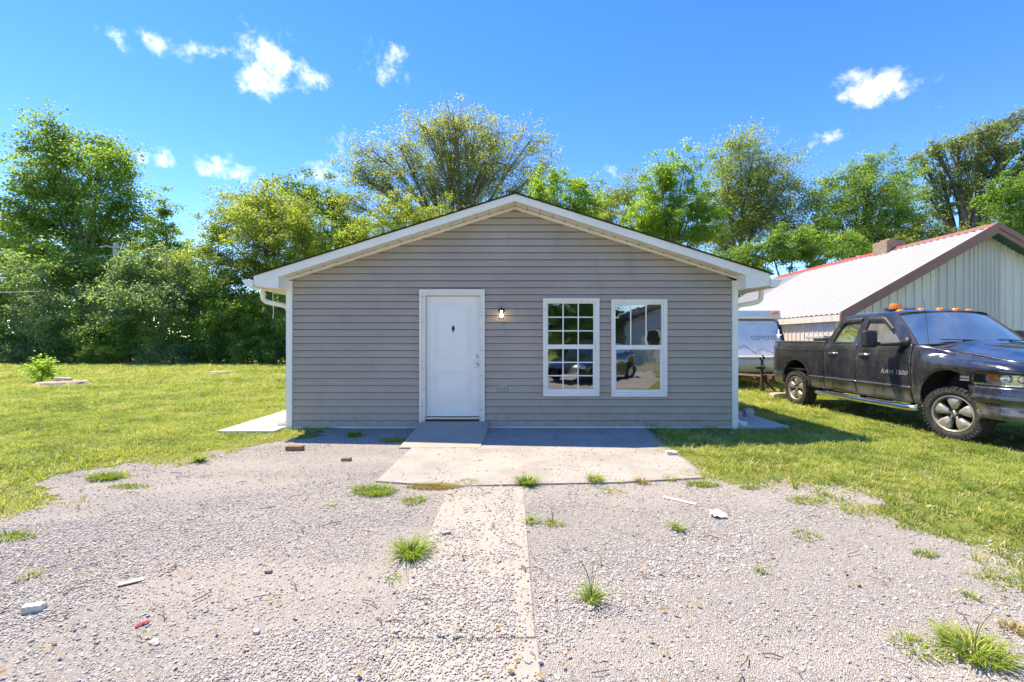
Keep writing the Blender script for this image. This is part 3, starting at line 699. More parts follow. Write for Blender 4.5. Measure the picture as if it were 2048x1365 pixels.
for sd in (1, -1):
    bed = panel_grid(2.655, 4.50, .46, 1.42, sd).build('bed_side', M['paint'], truck, smooth=True); finish(bed)
    mb = MB(); mb.tube([T3(t, sd * (s_side(t, 1.4) - .025), 1.425) for t in np.linspace(2.66, 4.5, 14)], .03, 8, sx=1.3); mb.build('bed_rail', M['plastic'], bed, smooth=True)
    mb = MB(); mb.box(*sorted((TX - sd * .91, TX - sd * .80)), TY + 4.515, TY + 4.545, .86, 1.33); mb.build('tail_lamp', M['redlens'], truck, bevel=.012)
    rear = panel_grid(1.80, 2.635, .46, 1.40, sd).build('rear_door', M['paint'], truck, smooth=True); finish(rear)
    front = panel_grid(.655, 1.785, .46, 1.40, sd).build('front_door', M['paint'], truck, smooth=True); finish(front)
    for d, tt in ((rear, 2.40), (front, 1.60)):
        mb = MB(); z = 1.205
        hp = [T3(tt + a, sd * (s_side(tt, z) + b), z + c) for a, b, c in ((.12, -.01, -.01), (.10, .028, 0), (.04, .038, .004), (-.05, .038, .004), (-.10, .026, 0), (-.12, -.01, -.01))]
        mb.tube(hp, [.016, .021, .024, .024, .021, .016], 10); mb.build('handle', M['chrome'], d, smooth=True)
        mb = MB(); mb.lathe([(0, .02), (.055, .018), (.075, .006), (.08, -.004)], 20, Matrix.Translation(T3(tt + .0, sd * (s_side(tt, z) - .002), z - .03)) @ Euler((0, -sd * R(90), 0)).to_matrix().to_4x4() @ Matrix.Diagonal((.75, 1.2, .35, 1)))
        mb.build('handle_cup', M['black'], d, smooth=True)
    for d, t0, t1 in ((rear, 1.81, 2.63), (front, .66, 1.775), (bed, 2.665, 3.09)):   # body side moulding, dusty on its top edge
        mb = MB(); mb.grid([[T3(t, sd * (s_side(t, z) + o_), z) for t in np.linspace(t0, t1, 10)] for z, o_ in ((.672, .0), (.676, .016), (.705, .018), (.722, .0))]); mb.build('side_moulding', M['plastic'], d, smooth=True)
    # fender: columns follow the plan curve round to the front corner
    plan = [(.635, .972), (.5, .975), (.35, .98), (.2, .985), (.05, .99), (-.1, .99), (-.25, .985), (-.38, .975), (-.5, .962), (-.62, .94), (-.72, .905), (-.80, .86), (-.87, .79), (-.92, .69), (-.945, .58)]
    pl = []
    for a, b in zip(plan[:-1], plan[1:]):
        for k in range(3): pl.append((a[0] + (b[0] - a[0]) * k / 3, a[1] + (b[1] - a[1]) * k / 3))
    pl.append(plan[-1])
    def pn(i):
        a, b = pl[max(0, i - 1)], pl[min(len(pl) - 1, i + 1)]; d = Vector((b[0] - a[0], b[1] - a[1])).normalized(); return Vector((d.y, -d.x)) * 1.0
    mb = MB(); rows = []
    for i, (t, s) in enumerate(pl):
        n = pn(i); n = n if n.y > -.3 else -n
        if n.dot(Vector((-1 if t < -.5 else 0, 1))) < 0: n = -n
        zc = interp(t, [-.95, -.6, 0, .64], [1.10, 1.14, 1.19, 1.20]); zh = interp(t, [-.95, -.78, -.15, .54, .64], [1.125, 1.14, 1.255, 1.36, 1.37])
        path = [(.05, .46), (.03, .55), (.012, .64), (.0, .70), (.012, .72), (.004, .82), (.0, .92), (-.004, 1.0), (.0, 1.06), (.016, zc - .05), (.045, zc - .012), (.085, zc + .008), (.13, zc + .018), (.17, zc + .026), (.188, zc + .03 + (zh - zc - .03) * .4), (.195, zh - .004)]
        col = []
        wb = max(0, min(1, (t - .12) / .5)); wb = wb * wb * (3 - 2 * wb)
        for j_ in range(9, 16):
            zd = 1.06 + (1.392 - 1.06) * (j_ - 8) / 7; pi_, pz = path[j_]
            path[j_] = (pi_ * (1 - wb) + (.972 - interp(zd, ZZ, SS)) * wb, pz * (1 - wb) + zd * wb)
        for ins, z in path:
            tt, ss = t - n.x * ins, s - n.y * ins; ss = max(ss, .0)
            col.append((tt, ss, z, t))
        rows.append(col)
    idx = {}; inside = {(i, j): (arch_hit(p[0], p[2]) is not None) or (p[3] < -.34 and p[2] < 1.01) for i, r_ in enumerate(rows) for j, p in enumerate(r_)}
    for i in range(len(rows) - 1):
        for j in range(len(rows[0]) - 1):
            q = [(i, j), (i + 1, j), (i + 1, j + 1), (i, j + 1)]
            if all(inside[k] for k in q) or (rows[i + 1][j][0] < -.34 and rows[i][j + 1][2] < 1.03): continue
            f = []
            for k in q:
                if k not in idx:
                    t, s, z, _ = rows[k[0]][k[1]]; h = arch_hit(t, z)
                    if h:
                        c, zc, r_ = h
                        if z > zc: d = math.hypot(t - c, z - zc) + 1e-6; t, z = c + (t - c) / d * r_, zc + (z - zc) / d * r_
                        else: t = c + math.copysign(math.sqrt(max(0, r_ * r_ - ((z - zc) * .25) ** 2)), t - c)
                    idx[k] = len(mb.v); mb.v.append(tuple(T3(t, sd * s, z)))
                f.append(idx[k])
            mb.f.append(tuple(f)); mb.mi.append(0)
    fen = mb.build('fender', M['paint'], truck, smooth=True); finish(fen, .016)
    # wheel wells
    for c, zc, r_ in ARCH.values():
        mb = MB(); aa = np.linspace(R(-35), R(215), 22)
        mb.grid([[T3(c + r_ * 1.02 * math.cos(a), sd * s, zc + r_ * 1.02 * math.sin(a)) for a in aa] for s in (.93, .55)]); mb.add([T3(c + r_ * 1.03 * math.cos(a), sd * .56, zc + r_ * 1.03 * math.sin(a)) for a in aa], [tuple(range(22))])
        mb.build('wheel_well', M['plastic'], truck)
        mb = MB(); a2 = np.linspace(R(-18), R(198), 30)
        mb.tube([T3(c + (r_ + .006) * math.cos(a), sd * (s_side(c + r_ * math.cos(a), .9) + .0), zc + (r_ + .006) * math.sin(a)) for a in a2 if zc + r_ * math.sin(a) > .47], .016, 6); mb.build('arch_lip', M['paint'], truck, smooth=True)
    # greenhouse side frame, one leaning plane with two window openings
    sg = lambda z: .918 - .155 * (z - 1.395) / .505
    outer = [(.60, 1.395), (2.625, 1.395), (2.60, 1.46), (2.50, 1.68), (2.40, 1.84), (2.35, 1.90), (1.16, 1.90), (1.08, 1.86)]
    win_r = [(2.475, 1.425), (2.44, 1.52), (2.345, 1.73), (2.285, 1.835), (2.25, 1.85), (1.865, 1.855), (1.85, 1.845), (1.90, 1.425)]
    win_f = [(1.755, 1.425), (1.70, 1.845), (1.68, 1.86), (1.40, 1.85), (1.33, 1.83), (1.10, 1.64), (.93, 1.47), (.92, 1.43)]
    tri = tessellate_polygon([[Vector((t, z, 0)) for t, z in p] for p in (outer, win_r, win_f)]); allp = outer + win_r + win_f
    mb = MB(); mb.add([T3(t, sd * sg(z), z) for t, z in allp], tri); gh = mb.build('cab_pillars', M['paint'], truck); finish(gh, .03)
    for wp, d in ((win_r, rear), (win_f, front)):
        mb = MB(); mb.add([T3(t, sd * (sg(z) - .012), z) for t, z in wp], [tuple(range(len(wp)))]); mb.build('window_glass', M['carglass'], d)
        mb = MB(); lp = [T3(t, sd * (sg(z) + .008), z) for t, z in wp]; mb.tube(lp + [lp[0]], .010, 6); mb.build('window_seal', M['plastic'], d)
        top = [p for p in wp if p[1] > 1.63]; top.sort(key=lambda p: -p[0])
        if len(top) > 2:
            mb = MB(); mb.grid([[T3(t, sd * (sg(z) + .012 + o_), z + dz_) for t, z in top] for o_, dz_ in ((0, .035), (.022, .022), (.028, -.02), (.022, -.055))]); mb.build('rain_visor', M['plastic'], d, smooth=True)
    # tow mirror
    mb = MB(); mb.tube([T3(.78, sd * .90, 1.43), T3(.86, sd * .99, 1.41), T3(.98, sd * 1.10, 1.40), T3(1.12, sd * 1.22, 1.40)], [.06, .045, .036, .034], 10); mb.tube([T3(.76, sd * .90, 1.50), T3(.76, sd * .93, 1.37)], [.05, .05], 10)
    mir = mb.build('side_mirror', M['plastic'], truck, smooth=True)
    mb = MB(); a, b_ = sorted((TX - sd * 1.155, TX - sd * 1.36)); mb.box(a, b_, TY + 1.06, TY + 1.20, 1.34, 1.635); mb.build('mirror_housing', M['plastic'], mir, bevel=.035)
    mb = MB(); mb.add([T3(1.203, sd * s, z) for s, z in ((1.18, 1.37), (1.335, 1.37), (1.335, 1.605), (1.18, 1.605))], [(0, 1, 2, 3)]); mb.build('mirror_glass', M['chrome'], mir)
    # step bar
    mb = MB(); mb.tube([T3(t, sd * s, z) for t, s, z in ((.50, .93, .40), (.56, 1.0, .385), (.66, 1.03, .38), (2.72, 1.03, .38), (2.82, 1.0, .385), (2.9, .93, .40))], .048, 14); st = mb.build('step_bar', M['chrome'], truck, smooth=True)
    for t0 in (.86, 1.95):
        mb = MB(); mb.box(*sorted((TX - sd * .985, TX - sd * 1.07)), TY + t0, TY + t0 + .62, .41, .437); mb.build('step_pad', M['rubber'], st, bevel=.012)
    for t0 in (.7, 1.7, 2.6):
        mb = MB(); mb.tube([T3(t0, sd * 1.0, .38), T3(t0, sd * .8, .47)], .02, 6); mb.build('step_bracket', M['black'], st)
    # headlight on the front corner
    hp = [(t, s) for t, s in pl if t < -.33]; rows_h = []
    hn = [(i, p) for i, p in enumerate(pl) if p[0] < -.33]
    def ring_at(off, z):
        out_ = []
        for i, (t, s) in hn:
            n = pn(i)
            if n.dot(Vector((-1 if t < -.5 else 0, 1))) < 0: n = -n
            out_.append(T3(t + n.x * off, sd * (s + n.y * off), z))
        return out_
    mb = MB(); mb.grid([ring_at(-.10, .85), ring_at(-.10, 1.035)]); mb.grid([ring_at(-.10, .852), ring_at(.0, .852)]); mb.grid([ring_at(-.10, 1.03), ring_at(.0, 1.03)])
    hl = mb.build('headlight', M['chrome'], truck, smooth=True)
    mb = MB(); mb.grid([ring_at(-.006, .852), ring_at(.004, .862), ring_at(.008, .94), ring_at(.004, 1.018), ring_at(-.008, 1.03)]); mb.build('headlight_lens', M['lens'], hl, smooth=True)
    for (t, s, z, r_, mm) in ((-.52, .90, .955, .05, M['amber']), (-.63, .86, .945, .046, M['chrome']), (-.76, .77, .945, .052, M['chrome'])):
        mb = MB(); mb.lathe([(r_, .02), (r_ * .9, 0), (r_ * .5, -.02), (0, -.03)], 20, Matrix.Translation(T3(t, sd * s, z)) @ Vector((-sd * .75, -.66, 0)).to_track_quat('Z', 'Y').to_matrix().to_4x4())
        mb.lathe([(r_ * 1.08, .026), (r_, .03), (r_ * .98, .016)], 20, Matrix.Translation(T3(t, sd * s, z)) @ Vector((-sd * .75, -.66, 0)).to_track_quat('Z', 'Y').to_matrix().to_4x4())
        mb.build('lamp_bowl', mm, hl, smooth=True)
    for k in range(6):
        mb = MB(); i = 2 + k * 3; q = ring_at(.006, .872)[min(i + 8, len(hn) - 1)]; mb.lathe([(.006, 0), (.005, .004), (0, .005)], 8, Matrix.Translation(q) @ Vector((-sd * .8, -.6, 0)).to_track_quat('Z', 'Y').to_matrix().to_4x4()); mb.build('lens_dimple', M['chrome'], hl)
    # wheels
    for c, steer in ((0, R(13)), (3.57, 0)):
        Rw = .388; ctr = T3(c, sd * .855, Rw)
        ax = Vector((-sd, 0, 0)); ax.rotate(Euler((0, 0, steer)))
        Mw = Matrix.Translation(ctr) @ ax.to_track_quat('Z', 'Y').to_matrix().to_4x4()
        wh = bpy.data.objects.new('wheel', None)
        mb = MB(); hw = .125
        mb.lathe([(.262, -hw * .86), (.275, -hw * .98), (.32, -hw * 1.06), (.355, -hw), (.376, -hw * .88), (.381, -hw * .6), (.382, 0), (.381, hw * .6), (.376, hw * .88), (.355, hw), (.32, hw * 1.06), (.275, hw * .98), (.262, hw * .86)], 64, Mw)
        tyre = mb.build('wheel', M['rubber'], truck, smooth=True)
        mb = MB()
        for i in range(44):                   # all-terrain tread blocks and shoulder lugs
            a = 2 * math.pi * i / 44
            for (r0, h, wz, dz_, da) in ((.386, .010, .05, hw * .80, 0), (.388, .010, .045, hw * .28, .5), (.388, .010, .045, -hw * .28, 0), (.386, .010, .05, -hw * .80, .5)):
                aa = a + da * 2 * math.pi / 44
                Mb = Mw @ Matrix.Rotation(aa, 4, 'Z') @ Matrix.Translation((r0 - .006, 0, dz_)) @ Matrix.Rotation(.35 if i % 2 else -.2, 4, 'X')
                b2 = MB(); b2.box(-h, h * .9, -.019, .019, -wz / 2, wz / 2); b2.xf(Mb); mb.add(b2.v, b2.f)
            Mb = Mw @ Matrix.Rotation(a, 4, 'Z') @ Matrix.Translation((.362, 0, hw * 1.0)); b2 = MB(); b2.box(-.018, .016, -.015 if i % 2 else -.02, .012, -.012, .006); b2.xf(Mb); mb.add(b2.v, b2.f)
        o = mb.build('tread', M['rubber'], tyre); tag(o, kind='stuff')
        mb = MB(); mb.lathe([(.266, hw * .93), (.258, hw * .98), (.247, hw * .9), (.240, hw * .6), (.235, -hw * .8), (.25, -hw * .85)], 56, Mw); rim = mb.build('rim', M['alloy'], tyre, smooth=True)
        mb = MB(); mb.lathe([(0, -.03), (.235, -.05)], 40, Mw); mb.build('brake_disc', M['black'], tyre)
        for i in range(5):                    # five broad petal spokes
            a0 = 2 * math.pi * i / 5 + R(18)
            rowsp = []
            for r_, w, zt in ((.035, .022, .078), (.07, .034, .090), (.11, .056, .106), (.16, .080, .116), (.205, .096, .112), (.238, .098, .098), (.246, .08, .088)):
                row = []
                for q in np.linspace(-1, 1, 9): row.append((r_ * (1 - .03 * q * q), w * q, zt - .030 * abs(q) ** 3.0 - (.03 if abs(q) > .99 else 0)))
                rowsp.append([Vector(p) for p in row])
            b2 = MB(); b2.grid(rowsp); b2.xf(Mw @ Matrix.Rotation(a0, 4, 'Z')); o = b2.build('spoke', M['alloy'], tyre, smooth=True); m_ = o.modifiers.new('s', 'SOLIDIFY'); m_.thickness = .02; m_.offset = -1
            b2 = MB(); al = a0 + math.pi / 5
            b2.lathe([(.019, .05), (.019, .10), (.015, .112), (.006, .113), (0, .111)], 10, Mw @ Matrix.Translation((.062 * math.cos(al), .062 * math.sin(al), 0))); b2.build('lug_nut', M['black'], tyre)
        b2 = MB(); b2.lathe([(.05, .04), (.048, .078), (.036, .086), (.03, .090), (0, .092)], 24, Mw); b2.build('hub_cap', M['alloy'], tyre, smooth=True)
        b2 = MB(); b2.lathe([(0, -.25), (.05, -.25), (.05, -.04)], 12, Mw); b2.build('hub', M['black'], tyre)
# windshield, hood, cowl, roof, rear glass
def arc(n): return np.linspace(-1, 1, n)
mb = MB(); rows = []
for v in np.linspace(0, 1, 7):
    rows.append([T3((.60 - .22 * (1 - q * q)) * (1 - v) + (1.12 - .11 * (1 - q * q)) * v - .02 * math.sin(v * math.pi), q * (.905 * (1 - v) + .762 * v), (1.385 + .03 * (1 - q * q)) * (1 - v) + (1.893 + .055 * (1 - q * q)) * v) for q in arc(15)])
mb.grid(rows); ws = mb.build('windshield', M['carglass'], truck, smooth=True)
mb = MB(); mb.tube([rows[0][i] for i in range(15)], .014, 6); mb.tube([rows[-1][i] for i in range(15)], .012, 6)
for e in (0, -1): mb.tube([r_[e] for r_ in rows], .018, 6)
mb.build('windshield_seal', M['plastic'], ws)
for s0, s1 in ((.62, .02), (-.10, -.70)):     # wipers
    mb = MB(); z = lambda t_: 1.42 + (t_ - .40) * .9
    mb.tube([T3(.33, s1 + .12, 1.405), T3(.44, (s0 + s1) / 2 + .02, 1.455)], .009, 6); mb.tube([T3(.50, s0, 1.475), T3(.43, (s0 + s1) / 2, 1.468), T3(.39, s1, 1.455)], .008, 6, sx=2); mb.build('wiper', M['black'], ws)
mb = MB(); rows = []                          # roof skin
roofsec = [(.766, 1.893), (.752, 1.935), (.72, 1.962), (.64, 1.98), (.4, 1.995), (0, 2.002)]
for u in np.linspace(0, 1, 14):
    row = []
    for s, z in roofsec + [(-a, b_) for a, b_ in roofsec[-2::-1]]:
        q = s / .766; t0 = 1.12 - .11 * (1 - q * q); t1 = 2.36 + .05 * (1 - q * q); t = t0 + (t1 - t0) * u
        drop = .05 * max(0, 1 - u / .12) ** 2 * (1 - .4 * abs(q)) + .06 * max(0, (u - .85) / .15) ** 2
        row.append(T3(t, s, z - drop * (1 if abs(q) < .97 else 0)))
    rows.append(row)
mb.grid(rows); roof = mb.build('roof', M['paint'], truck, smooth=True)
mb = MB(); mb.grid([[T3(2.60 + .01 * (1 - q * q), q * .905, 1.40) for q in arc(9)], [T3(2.50 + .03 * (1 - q * q), q * .83, 1.68) for q in arc(9)], [T3(2.37 + .05 * (1 - q * q), q * .76, 1.90) for q in arc(9)]]); mb.build('rear_glass', M['carglass'], truck, smooth=True)
mb = MB(); mb.box(TX - .93, TX + .93, TY + 2.60, TY + 2.63, .5, 1.41); mb.build('cab_back', M['paint'], truck)
mb = MB(); rows = []                          # hood
for u in np.linspace(0, 1, 20):
    t = .56 - 1.50 * u; zh = interp(t, [-.95, -.78, -.15, .54], [1.10, 1.14, 1.255, 1.36]); row = []
    for q in arc(25):
        w = interp(t, [-.95, -.85, -.6, 0, .56], [.50, .64, .745, .785, .785]); a = abs(q)
        dome = .075 * (1 - a ** 2.2) + .028 * (1 / (1 + math.exp((a - .52) * 22)))
        tt = t + (.22 * (1 - a * a) * -1 if False else -.16 * (1 - a * a) * max(0, 1 - u * 5)) 
        nose = -.10 * max(0, (u - .86) / .14) ** 2
        row.append(T3(tt, q * w, zh + dome * (1 - .35 * u) + nose))
    rows.append(row)
mb.grid(rows); finish(mb.build('hood', M['paint'], truck, smooth=True), .012)
mb = MB(); mb.grid([[T3(.56 - .18 * (1 - q * q), q * .80, 1.335 + .05 * (1 - q * q)) for q in arc(11)], [T3(.66 - .2 * (1 - q * q), q * .92, 1.37 + .03 * (1 - q * q)) for q in arc(11)]]); mb.build('cowl', M['plastic'], truck, smooth=True)
# bumper, grille, fog lamps
mb = MB(); pb = [(-.27, .985), (-.40, .985), (-.55, .972), (-.68, .945), (-.78, .90), (-.87, .83), (-.94, .72), (-.985, .56), (-1.01, .3), (-1.02, 0)]
pb = pb + [(t, -s) for t, s in pb[-2::-1]]
prof = [(-.05, .405), (-.01, .41), (.012, .44), (.014, .50), (.002, .52), (.0, .60), (.006, .64), (.018, .655), (.03, .67), (.03, .69), (.012, .705), (.004, .74), (.0, .80), (-.012, .828), (-.06, .834)]
rowsb = []
for off, z in prof:
    row = []
    for i, (t, s) in enumerate(pb):
        a, b_ = pb[max(0, i - 1)], pb[min(len(pb) - 1, i + 1)]; d = Vector((b_[0] - a[0], b_[1] - a[1])).normalized(); n = Vector((d.y, -d.x))
        if n.dot(Vector((-1.0, s * .9))) < 0: n = -n
        row.append(T3(t + n.x * off + (.30 * max(0, .8 - z) if False else 0) - (.0 if i not in (0, len(pb) - 1) else .55 * max(0, .82 - z) * .9), s + n.y * off, z))
    rowsb.append(row)
mb.grid(rowsb); bp = mb.build('front_bumper', M['paint'], truck, smooth=True); finish(bp, .02)
for sd in (1, -1):
    mb = MB(); q = T3(-.925, sd * .80, .575); Mx = Matrix.Translation(q) @ Vector((-sd * .62, -.78, 0)).to_track_quat('Z', 'Y').to_matrix().to_4x4()
    mb.lathe([(.085, -.06), (.085, .022), (.075, .026)], 24, Mx); mb.build('fog_bezel', M['black'], bp)
    mb = MB(); mb.lathe([(.062, .01), (.060, .026), (.04, .036), (0, .040)], 24, Mx); mb.build('fog_lamp', simple('fog lens', (.62, .56, .42), .25, var=.1), bp, smooth=True)
mb = MB(); mb.box(TX - .60, TX + .60, TY - .99, TY - .93, .84, 1.12); gr_ = mb.build('grille', M['black'], truck, bevel=.02)
mb = MB(); mb.box(TX - .56, TX + .56, TY - 1.01, TY - .985, .955, 1.005); mb.build('grille_bar', M['chrome'], gr_, bevel=.01)
mb = MB(); mb.box(TX - .025, TX + .025, TY - 1.012, TY - .985, .86, 1.10); mb.build('grille_bar', M['chrome'], gr_, bevel=.01)
# clearance lamps, antenna, chassis, bed, tailgate, rear bumper
for s, t in ((.60, 1.27), (.30, 1.20), (0, 1.17), (-.28, 1.18), (-.56, 1.24)):
    mb = MB(); z = interp(abs(s), [0, .4, .64], [1.997, 1.99, 1.975]); base = T3(t, s, z)
    mb.grid([[base + Vector((x * w, y * w2, hh)) for x, y in [(math.cos(a), math.sin(a)) for a in np.linspace(0, 2 * math.pi, 13)]] for w, w2, hh in ((.062, .06, -.01), (.06, .056, .010), (.042, .038, .026), (.0, .0, .030))])
    mb.build('clearance_lamp', M['amber'], truck, smooth=True)
mb = MB(); mb.tube([T3(.50, .80, 1.20), T3(.50, .80, 1.24)], .018, 8); mb.tube([T3(.50, .80, 1.24), T3(.60, .80, 2.1)], .0025, 5); mb.build('antenna', M['black'], truck)
mb = MB(); mb.box(TX - .80, TX + .80, TY + .62, TY + 2.62, .42, .50); mb.box(TX - .45, TX - .37, TY - .8, TY + 4.4, .42, .56); mb.box(TX + .37, TX + .45, TY - .8, TY + 4.4, .42, .56)
for c in (0, 3.57): mb.tube([T3(c, .75, .388), T3(c, -.75, .388)], .06, 10); mb.lathe([(0, -.14), (.13, -.1), (.15, 0), (.13, .1), (0, .14)], 16, Matrix.Translation(T3(c, .0, .388)))
mb.build('chassis', M['black'], truck)
mb = MB(); mb.box(TX - .92, TX + .92, TY + 2.67, TY + 4.48, .80, .84); mb.box(TX - .92, TX + .92, TY + 2.67, TY + 2.71, .84, 1.38); mb.build('bed_floor', M['plastic'], truck)
mb = MB(); mb.box(TX - .78, TX + .78, TY + 4.47, TY + 4.54, .80, 1.40); mb.build('tailgate', M['paint'], truck, bevel=.02)
mb = MB(); mb.prism([T3(4.42, s, .60) for s in (-.95, .95)] + [T3(4.68, .80, .60), T3(4.68, -.80, .60)], (0, 0, .2)); mb.build('rear_bumper', M['chrome'], truck, bevel=.03)
mb = MB(); mb.box(TX - .6, TX + .6, TY + 1.25, TY + 1.45, .75, 1.50)
for s in (-.38, .38):
    for t in (1.35, 2.1): mb.box(TX + s - .26, TX + s + .26, TY + t, TY + t + .14, .7, 1.45); mb.box(TX + s - .26, TX + s + .26, TY + t - .45, TY + t, .65, .85); mb.box(TX + s - .12, TX + s + .12, TY + t + .04, TY + t + .14, 1.47, 1.65)
mb.box(TX - .85, TX + .85, TY + .42, TY + .85, 1.20, 1.36)
mb.build('cabin_seats', simple('grey seat cloth', (.12, .12, .125), .9), truck, bevel=.04)
SIDEM = lambda t, z, off: Matrix.Translation(T3(t, s_side(t, z) + off, z)) @ Matrix(((0, 0, -1, 0), (-1, 0, 0, 0), (0, 1, 0, 0), (0, 0, 0, 1)))
badge = simple('silver badge', (.66, .66, .67), .3, metal=.6)
add_text('badge_lettering', 'RAM 1500', .105, SIDEM(.96, .925, .0125), badge, truck, .003, .18, 1.15)
mb = MB(); a0 = T3(-.235, .992, .925); mb.box(a0.x - .006, a0.x + .004, a0.y - .075, a0.y + .075, .885, .965); hb = mb.build('fender_badge', M['black'], truck, bevel=.003)
add_text('badge_lettering', 'HEMI', .05, Matrix.Translation((a0.x - .0065, a0.y, .935)) @ Matrix(((0, 0, -1, 0), (-1, 0, 0, 0), (0, 1, 0, 0), (0, 0, 0, 1))), badge, truck, .002, 0, 1.1)
mb = MB(); mb.box(a0.x - .009, a0.x - .004, a0.y - .065, a0.y + .065, .893, .904); mb.build('badge_stripe', badge, hb)
# tool box lying in the bed, beacon standing on the roof
tb = thing('tool_box', 'silver tread-plate tool box across the bed of the black pickup', 'tool box', (TX, TY + 3.0, 1.41))
def m_tread():
    m, nt, b = mat('tread plate'); tc = nd(nt, 'ShaderNodeTexCoord').outputs['Object']
    mp = nd(nt, 'ShaderNodeMapping', i={'Vector': tc, 'Rotation': (.78, .78, .78), 'Scale': (1, 1, 1)}).outputs[0]
    ck = nd(nt, 'ShaderNodeTexVoronoi', i={'Vector': mp, 'Scale': 34.0, 'Randomness': .15}).outputs['Distance']
    b.inputs['Base Color'].default_value = (.78, .76, .72, 1); b.inputs['Metallic'].default_value = .35; b.inputs['Roughness'].default_value = .32
    bump(nt, b, smooth(nt, ck, .5, .2), .9, .02); return m
mtread = m_tread()
mb = MB(); mb.box(TX - .76, TX + .76, TY + 2.76, TY + 3.28, 1.02, 1.50); mb.build('box_body', mtread, tb, bevel=.008)
mb = MB(); mb.box(TX - .93, TX + .93, TY + 2.73, TY + 3.31, 1.503, 1.565); mb.build('lid', mtread, tb, bevel=.012)
bc = thing('beacon_lamp', 'round amber beacon on the roof of the black pickup', 'beacon', T3(1.46, .52, 1.99))
mb = MB(); Mb = Matrix.Translation(T3(1.46, .52, 1.985)); mb.lathe([(0, 0), (.10, 0), (.105, .02), (.10, .035), (0, .035)], 28, Mb); mb.build('beacon_base', M['black'], bc, smooth=True, auto=True)
mb = MB(); mb.lathe([(.088, .034), (.090, .04), (.088, .115), (.078, .13), (0, .134)], 28, Mb)
for k in range(28): a = 2 * math.pi * k / 28; mb.tube([Mb @ Vector((.088 * math.cos(a), .088 * math.sin(a), .04)), Mb @ Vector((.088 * math.cos(a), .088 * math.sin(a), .115))], .004, 4)
mb.build('beacon_lens', M['amber'], bc, smooth=True, auto=True)

# ------------------------------------------------------------------ neighbouring metal building
YG = 12.5; BX0, BXR = .7256 * YG, 1.059 * YG; BX1 = 2 * BXR - BX0; YE = 1.80 * YG
ZE = CH + 56 * YG / F; ZR = CH + 225 * YG / F; BP = (ZR - ZE) / (BXR - BX0)
def m_metal(name, col, rough=.45, streak=.3, dirtc=(.35, .33, .28)):
    m, nt, b = mat(name); tc = nd(nt, 'ShaderNodeTexCoord').outputs['Object']
    mp = nd(nt, 'ShaderNodeMapping', i={'Vector': tc, 'Scale': (6, 6, .5)}).outputs[0]
    n1 = obj_noise(nt, 1.2, 6, .65, vec=mp); n2 = obj_noise(nt, .5, 4, vec=tc)
    c = mixc(nt, mth(nt, 'MULTIPLY', smooth(nt, n1, .42, .75), streak), col, dirtc); c = mixc(nt, mth(nt, 'MULTIPLY', n2, .15), c, tuple(x * .7 for x in col))
    nt.links.new(c, b.inputs['Base Color']); b.inputs['Roughness'].default_value = rough; b.inputs['Specular IOR Level'].default_value = .4; return m
M['mroof'] = m_metal('white metal roofing', (.47, .47, .465), .5, .25); M['mroof2'] = m_metal('grey metal roofing', (.33, .335, .34), .45, .25)
M['mwall'] = m_metal('pale grey metal siding', (.72, .665, .60), .5, .4)
M['mwall2'] = m_metal('newer grey metal siding', (.57, .53, .48), .45, .25)
bld = thing('metal_building', 'long white metal-sided building with brown trimmed gable behind the truck', 'building', (BXR, (YG + YE) / 2, 0))
def zroof(x): return ZR - BP * abs(x - BXR)
def ribs(mb, pts0, dirv, length, up, n, w=.03, h=.022):   # helper: ribs across a panel
    pass
# roof panels, both slopes, each with raised ribs
npn = 12; oh = .32
for sx in (-1, 1):
    xe = BX0 - .12 if sx < 0 else BX1 + .12
    for k in range(npn):
        ya = YG - oh + (YE - YG + oh) * k / npn; yb = YG - oh + (YE - YG + oh) * (k + 1) / npn
        prof = [(ya, 0)]; nr = 4
        for r_ in range(nr):
            yc = ya + (yb - ya) * (r_ + .5) / nr
            prof += [(yc - .035, 0), (yc - .018, .028), (yc + .018, .028), (yc + .035, 0)]
        prof.append((yb - .002, 0))
        mb = MB(); rows = []
        for x in (BXR, (BXR + xe) / 2, xe): rows.append([(x, y, zroof(x) + h + .03 + (.004 if k % 2 else 0)) for y, h in prof])
        mb.grid(rows); o = mb.build('roof_panel', M['mroof2'] if (k >= npn - 3) else M['mroof'], bld); finish(o, .006)
    mb = MB(); mb.box(min(xe + .005 * -sx, xe - .05 * -sx) if False else min(xe, xe - sx * .03), max(xe, xe - sx * .03), YG - oh + .02, YE, zroof(xe) - .17, zroof(xe) + .012); mb.build('eave_fascia', M['mwall'], bld)
    mb = MB(); z = zroof(xe)                # brown rake trim, stepped
    mb.prism([(BXR, YG - oh - .03, ZR + .07), (xe - 0, YG - oh - .03, z + .07), (xe, YG - oh - .03, z - .21), (BXR, YG - oh - .03, ZR - .21)], (0, .03, 0)); tr_ = mb.build('rake_trim', M['brown'], bld)
    mb = MB(); mb.prism([(BXR, YG - oh - .05, ZR + .085), (xe, YG - oh - .05, z + .085), (xe, YG - oh - .05, z - .07), (BXR, YG - oh - .05, ZR - .07)], (0, .018, 0)); mb.build('trim_face', M['brown'], tr_)
    for k in range(10):                     # overhang soffit boards
        xa = BXR + (xe - BXR) * k / 10; xb = BXR + (xe - BXR) * (k + 1) / 10; g = .006 * sx
        mb = MB(); mb.prism([(xa + g, YG - oh, zroof(xa) - .16), (xb - g, YG - oh, zroof(xb) - .16), (xb - g, YG - oh, zroof(xb) - .145), (xa + g, YG - oh, zroof(xa) - .145)], (0, oh, 0)); mb.build('soffit_board', M['teal'], bld)
